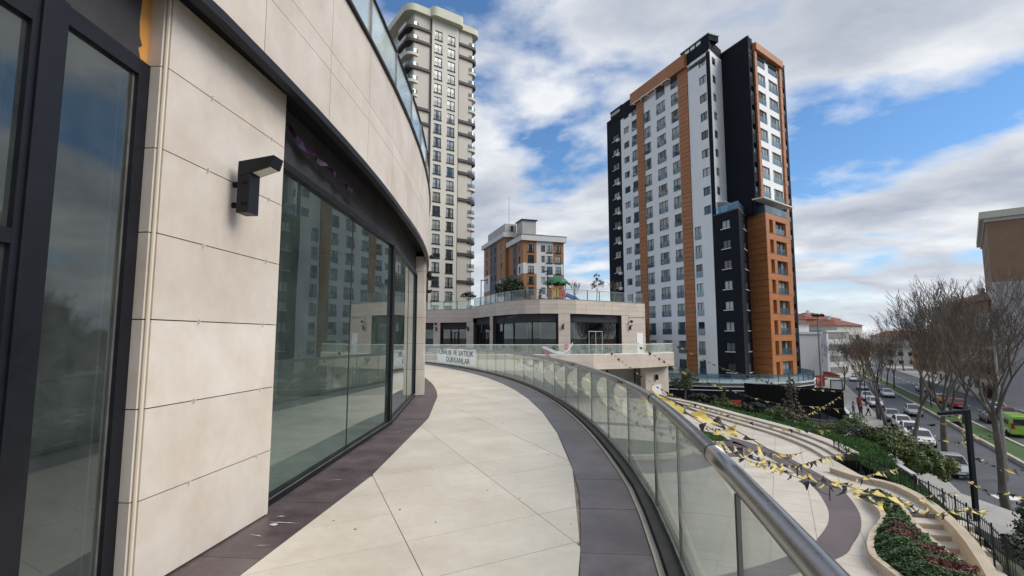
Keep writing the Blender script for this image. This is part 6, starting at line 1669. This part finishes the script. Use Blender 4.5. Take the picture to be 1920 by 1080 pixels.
# ================================================================== STREET FURNITURE
def pole(name, label, cat, loc, h, r0, r1, m, arms=()):
    t = thing(name, label, cat, loc); b = MB(); b.tube([(0,0,-.3),(0,0,.02),(0,0,h)], [r0*1.2,r0,r1], 10); Lp('post', b, m, t)
    return t
t = pole('lamp_post', 'square black lamp post with a straight arm to the left beside the court', 'lamp post', (20.4,22.9,-6.5), .1, .05, .05, 'black')
b = MB(); b.hexa([(-.085,-.085,0),(.085,-.085,0),(.085,.085,0),(-.085,.085,0),(-.085,-.085,4.78),(.085,-.085,4.78),(.085,.085,4.78),(-.085,.085,4.78)]); Lp('shaft', b, 'black', t)
b = MB(); b.hexa([(-1.15,-.075,4.66),(.085,-.085,4.785),(.085,.085,4.785),(-1.15,.075,4.66),(-1.15,-.075,4.80),(.085,-.085,4.95),(.085,.085,4.95),(-1.15,.075,4.80)]); o = Lp('arm', b, 'black', t); o.rotation_euler = (0,0,R(-12))
b = MB(); b.hexa([(-1.1,-.05,4.635),(-.55,-.05,4.69),(-.55,.05,4.69),(-1.1,.05,4.635),(-1.1,-.05,4.66),(-.55,-.05,4.715),(-.55,.05,4.715),(-1.1,.05,4.66)]); ob('lens', b.mesh('lens','lens'), o)
t = pole('street_light', 'tall grey street light with a long slanting arm at the right edge', 'street light', (36.9,38.6,SZ), 11.3, .15, .08, 'alu')
b = MB(); b.tube([(0,0,11.1),(.8,-.5,11.5),(2.0,-1.3,11.75)], .045, 6); Lp('arm', b, 'alu', t)
b = MB(); b.hexa([(1.8,-1.35,11.66),(2.6,-1.75,11.74),(2.7,-1.55,11.74),(1.95,-1.1,11.66),(1.8,-1.35,11.78),(2.6,-1.75,11.83),(2.7,-1.55,11.83),(1.95,-1.1,11.78)]); Lp('lamp_head', b, 'alu', t)
for x, y, h, lab in ((*rd(95,9.0),6.5,'thin dark pole on the kerb beside the second parked white car'),(*rd(80,9.0),6.0,'thin grey pole on the kerb behind the pavement group'),(*rd(97.5,17.3),5.0,'thin pole standing on the grass median')):
    t = pole('pole', lab, 'pole', (x,y,SZ+.1), h, .07, .05, 'black')
t = pole('floodlight_mast', 'tall slim mast with a cluster of floodlights right of the orange tower', 'mast', (49.6,81.5,SZ), 14.2, .16, .09, 'alu')
b = MB(); b.box(-.9,.9,-.05,.05,14.0,14.1); Lp('crossbar', b, 'black', t)
for k, x in enumerate((-.7,0,.7)):
    b = MB(); b.hexa([(x-.22,-.35,13.95),(x+.22,-.35,13.95),(x+.2,.1,14.15),(x-.2,.1,14.15),(x-.22,-.42,14.3),(x+.22,-.42,14.3),(x+.2,.05,14.5),(x-.2,.05,14.5)]); Lp('floodlight', b, 'black', t)
for a, b_, lab in (((44.5,79,5.8),(49.6,81.5,4.9),'thin cable from the orange tower to the floodlight mast'),((49.6,81.5,4.9),(62,101,5.2),'thin cable from the floodlight mast to the pale block')):
    c = MB(); A, B = Vector(a), Vector(b_); c.tube([A.lerp(B,k/8)-Vector((0,0,.5*math.sin(PI*k/8))) for k in range(9)], .035, 4); tag(W('cable', c, 'black', None), lab, 'cable')
t = thing('poster_stand', 'illuminated white poster stand in a black frame on the pavement', 'poster stand', (*rd(107,6.0),SZ+.14), RAZ)
b = MB(); b.box(-.85,.85,-.12,.12,0,.6); b.box(-.95,-.8,-.14,.14,.6,3.0); Lp('base', b, 'black', t)
b = MB(); b.box(.8,.95,-.14,.14,.0,3.0); Lp('frame_side', b, 'black', t)
b = MB(); b.box(-.8,.8,-.14,.14,2.85,3.0); Lp('frame_top', b, 'black', t)
b = MB(); b.box(-.795,.795,-.1,.1,.61,2.84); Lp('poster', b, 'white_paint', t)
t = thing('litter_bin', 'red litter bin on the pavement beside the parked white cars', 'bin', (*rd(98,8.4),SZ+.14))
b = MB(); b.lathe([(.28,0),(.33,.1),(.36,.8),(.32,.9)],0,0,10); Lp('body', b, 'red', t); b = MB(); b.lathe([(.34,.9),(.37,.94),(.2,1.02)],0,0,10); Lp('lid', b, 'car_dark', t)
t = thing('shop_sign', 'small red square sign with a white mark at the foot of the pale block', 'sign', (61.2,101.2,SZ), R(15))
b = MB(); b.box(-1.3,1.3,-.1,.1,1.0,3.1); Lp('board', b, 'red', t); b = MB(); b.box(-.06,.06,-.05,.05,0,1.0); Lp('post', b, 'black', t)
o = ob('lettering', text_mesh('M', 1.7, 'white_paint'), t, loc=(0,-.115,2.05)); o.rotation_euler = (R(90),0,0)
for k, (x, y, lab) in enumerate(((64.6,106,'red shop awning nearest on the pale block'),(66.3,112,'red shop awning farther along the pale block'))):
    t = thing('awning', lab, 'awning', (x,y,-5.5), R(14)); b = MB(); b.hexa([(0,-2.2,-.3),(2.4,-2.2,-.9),(2.4,2.2,-.9),(0,2.2,-.3),(0,-2.2,.1),(2.4,-2.2,-.6),(2.4,2.2,-.6),(0,2.2,.1)]); Lp('canopy', b, 'red', t); b = MB(); b.box(2.36,2.42,-2.2,2.2,-1.3,-.88); Lp('valance', b, 'white_paint', t)
t = thing('utility_cabinet', 'small pale utility cabinet among the shrubs by the road at the right', 'cabinet', (29.0,30.4,-8.9), R(-20))
b = MB(); b.box(-.55,.55,-.35,.35,-.3,1.15); Lp('body', b, 'm_white', t); b = MB(); b.box(-.62,.62,-.42,.42,1.153,1.23); Lp('lid', b, 'white_paint', t); b = MB(); b.box(-.48,.48,-.37,-.352,.15,1.05); Lp('door', b, 'beige2', t)
t = thing('warning_board', 'small red and white board fixed low on the black podium wall', 'sign', (27.6,65.2,-7.6), R(-7))
b = MB(); b.box(-.9,.0,-.06,0,0,1.0); Lp('white_panel', b, 'white_paint', t); b = MB(); b.box(.05,1.6,-.07,0,-.2,1.3); Lp('red_panel', b, 'red', t)

# playground on the roof garden
t = thing('playground_tower', 'playground tower with green leafy roof, yellow posts, red panels and blue slide', 'playground', (5.0,55.6,RG), R(10))
for x in (-.75,.75):
    for y in (-.75,.75):
        b = MB(); b.tube([(x,y,-.1),(x,y,3.0)], .06, 8); Lp('post', b, 'yellow', t)
b = MB(); b.lathe([(1.35,2.75),(1.2,3.0),(.75,3.3),(.1,3.5)],0,0,9); Lp('canopy', b, 'greenp', t)
for k in range(9):
    a = 2*PI*k/9; c, s = math.cos(a), math.sin(a); b = MB(); b.hexa([(1.0*c-.35*s,1.0*s+.35*c,2.85),(1.0*c+.35*s,1.0*s-.35*c,2.85),(1.5*c+.28*s,1.5*s-.28*c,2.55),(1.5*c-.28*s,1.5*s+.28*c,2.55),(1.0*c-.35*s,1.0*s+.35*c,2.95),(1.0*c+.35*s,1.0*s-.35*c,2.95),(1.5*c+.28*s,1.5*s-.28*c,2.63),(1.5*c-.28*s,1.5*s+.28*c,2.63)]); Lp('canopy_leaf', b, 'greenp', t)
b = MB(); b.box(-.8,.8,-.8,.8,1.05,1.13); Lp('platform', b, 'yellow', t)
for args, m in (((-.8,-.72,-.7,.7,1.14,2.0),'red'),((-.7,.0,-.8,-.74,1.14,2.1),'yellow'),((.05,.7,-.8,-.74,1.14,1.9),'red'),((-.7,.7,.74,.8,1.14,2.2),'red')):
    b = MB(); b.box(*args); Lp('panel', b, m, t)
for s in (-.28,.28):
    b = MB(); P_ = [(.75+1.9*f, -.9-.5*f+s*.2, 1.25-1.15*f+.12*math.sin(f*PI)) for f in (0,.25,.5,.75,1)]
    for u, v in zip(P_, P_[1:]): b.hexa([(u[0],u[1]+s-.05,u[2]-.05),(v[0],v[1]+s-.05,v[2]-.05),(v[0],v[1]+s+.05,v[2]-.05),(u[0],u[1]+s+.05,u[2]-.05),(u[0],u[1]+s-.05,u[2]+.3),(v[0],v[1]+s-.05,v[2]+.3),(v[0],v[1]+s+.05,v[2]+.3),(u[0],u[1]+s+.05,u[2]+.3)])
    Lp('slide_side', b, 'bluep', t)
b = MB()
for u, v in zip(P_, P_[1:]): b.hexa([(u[0],u[1]-.5,u[2]-.06),(v[0],v[1]-.5,v[2]-.06),(v[0],v[1]+.2,v[2]-.06),(u[0],u[1]+.2,u[2]-.06),(u[0],u[1]-.5,u[2]),(v[0],v[1]-.5,v[2]),(v[0],v[1]+.2,v[2]),(u[0],u[1]+.2,u[2])])
Lp('slide_bed', b, 'bluep', t)
t = pole('lamp_post', 'black lamp post on the roof garden just left of the playground tower', 'lamp post', (3.9,54.5,RG), 3.9, .06, .05, 'black'); b = MB(); b.box(-.6,.06,-.05,.05,3.85,3.95); Lp('arm', b, 'black', t)
t = pole('lamp_post', 'black lamp post on the roof at the left end of the frosted railing', 'lamp post', (-3.75,60.5,RG), 3.6, .06, .05, 'black'); b = MB(); b.box(-.05,.75,-.05,.05,3.55,3.65); Lp('arm', b, 'black', t)
t = pole('lamp_post', 'thin lamp post on the left roof in front of the cream tower', 'lamp post', (-7.9,64,RG), 2.2, .05, .04, 'black'); b = MB(); b.box(-.05,.45,-.04,.04,2.15,2.23); Lp('arm', b, 'black', t)
# white and pink scarf caught on the far railing
t = thing('torn_banner', 'torn white and pink banner blowing from the far railing across the court', 'banner', (4.2,44,.9))
b = MB(); P_ = [(2.6,43.85,.72),(3.1,43.6,.55),(3.7,43.5,.28),(4.3,43.55,.18),(4.9,43.75,.5),(5.3,43.95,1.0)]
for u, v in zip(P_, P_[1:]): b.quad(u, v, (v[0],v[1]+.05,v[2]+.28), (u[0],u[1]+.05,u[2]+.20))
W('cloth', b, 'cloth', t, smooth=True)
b = MB(); b.quad((2.62,43.8,.72),(2.85,43.75,.68),(3.45,43.65,-.2),(3.15,43.65,-.2)); W('pink_strip', b, 'c_pink', t)
b = MB(); b.quad((4.5,43.6,.55),(4.85,43.7,.6),(4.9,43.75,1.1),(4.55,43.75,1.05)); W('knot', b, 'c_pink', t)

# ================================================================== BUNTING
rnd = random.Random(21); FLM = {}
for col in ('y','b'):
    for v in range(8):
        b = MB(); w = .16; wind = rnd.uniform(.0,.30); drop = rnd.uniform(.14,.30); curl = rnd.uniform(-.06,.06)
        # top edge lies on the cord (+X); apex streams sideways and down
        rows_ = []
        for k in range(5):
            f = k/4; hw = w*(1-f)+.004; cx = wind*f*.8; z = -drop*f-.0; yy = curl*math.sin(f*PI*1.2)+.10*f*f*(1 if v % 2 else -1)
            rows_.append([(cx-hw,yy,z),(cx,yy+.03*math.sin(f*5+v),z),(cx+hw,yy-.02*f,z)])
        for r0, r1 in zip(rows_, rows_[1:]):
            for j in range(2): b.quad(r0[j], r0[j+1], r1[j+1], r1[j])
        FLM[col,v] = b.mesh('pennant', 'flag_'+col, True)
def bunting(label, A, B, sag, pitch, scale=1.0, dens=1.0):
    A, B = Vector(A), Vector(B); L = (B-A).length; n = max(4, int(L/pitch)); S_ = []
    t = thing('bunting', label, 'bunting', tuple(A), group='bunting strings over the court')
    for k in range(n+1):
        f = k/n; p = A.lerp(B, f)-Vector((0,0,4*sag*f*(1-f)))+Vector((0,.15*math.sin(f*9),.06*math.sin(f*17))); S_.append(p)
    c = MB(); c.tube(S_, .009*scale, 3, cap=False); W('cord', c, 'cord', t)
    ang = math.atan2((B-A).y, (B-A).x)
    for k in range(1, n):
        if rnd.random() > dens: continue
        o = ob('pennant', FLM['yb'[(k+(rnd.random()<.12)) % 2], rnd.randrange(8)], t, loc=tuple(S_[k]), rz=0, world=True)
        o.rotation_euler = (rnd.uniform(-.6,.4), rnd.uniform(-.3,.2), ang+rnd.uniform(-.3,.3)); s_ = scale*rnd.uniform(.8,1.2)*min(1.0, .55+.045*(Vector(S_[k])-camo.location).length); o.scale = (s_,s_,s_)
LT = (20.4,22.9,-1.95)
for (lab, A, B, sag, pitch, sc) in (
    ('bunting string with the largest pennants running from the near handrail to the steps wall', (1.62,5.6,1.05),(13.7,14.9,-3.25),.45,.46,1.0),
    ('bunting string from the near handrail across the court to the fence above the steps', (1.72,7.4,1.05),(14.6,16.9,-3.3),.9,.44,1.0),
    ('bunting string crossing the middle of the court to the black fence', (1.62,9.8,1.05),(15.4,20.4,-3.4),1.2,.42,1.05),
    ('bunting string over the purple ring towards the fence end', (1.5,12.2,1.05),(15.6,23.6,-3.5),1.3,.42,1.05),
    ('bunting string over the terrace steps towards the lime shrub', (1.2,15.0,1.05),(21.0,31.5,-4.0),2.0,.42,1.1),
    ('bunting string ending at the left part of the lawn fence', (.6,18.2,1.05),(23.5,41.0,-4.0),3.0,.40,1.1),
    ('bunting string passing in front of the black hoarding', (-.3,21.5,1.05),(29.5,45.5,-3.4),3.2,.42,1.15),
    ('bunting string from the far deck corner to the right end of the hoarding', (16.2,50.6,1.0),(31.2,47.2,-3.3),1.2,.5,1.2),
    ('bunting string from the far deck to the pole by the capped wall', (11.5,46.6,1.0),(26.5,39.5,-3.8),1.6,.48,1.2),
    ('bunting string hanging below the far deck railing', (3.2,43.6,1.0),(16.2,50.5,.9),1.7,.55,1.1),
    ('bunting string from the far deck to the black lamp post', (8.0,44.8,1.0),LT,3.0,.5,1.15),
    ('bunting string from the lamp post towards the tallest bare tree', (20.4,22.9,-2.6),(35.0,40.0,-4.2),1.1,.5,1.0),
    ('bunting string from the lamp post sagging to the right edge of the view', (20.3,22.8,-3.6),(27.0,24.5,-4.2),.5,.42,1.0),
    ('lowest bunting string from the steps wall to the lower right shrubs', (15.6,18.2,-3.1),(21.5,20.5,-4.4),.4,.4,1.0),
    ('bunting string between the hedge and the nearest bare tree', (24.0,32.0,-4.2),(31.5,33.5,-4.6),.5,.4,1.0)):
    bunting(lab, A, B, sag, pitch*.86, sc*.86, .88)
# loose yellow pennant knotted to the handrail
b = MB(); q = Vector(cp(47.13, -3.2)); 
b.tube([(q.x,q.y-.012,1.055),(q.x,q.y+.012,1.055)], .052, 14)
for k in range(6):
    u = k/6; v = (k+1)/6; b.quad((q.x+.05+.42*u,q.y+.05+.25*u,1.09-.22*u),(q.x+.05+.42*v,q.y+.05+.25*v,1.09-.22*v),(q.x+.02+.42*v,q.y-.03+.3*v,.99-.30*v),(q.x+.02+.42*u,q.y-.03+.3*u,.97-.30*u))
tag(W('scarf', b, 'flag_y', None), 'yellow cloth strip knotted round the near handrail and streaming over the court', 'scarf')
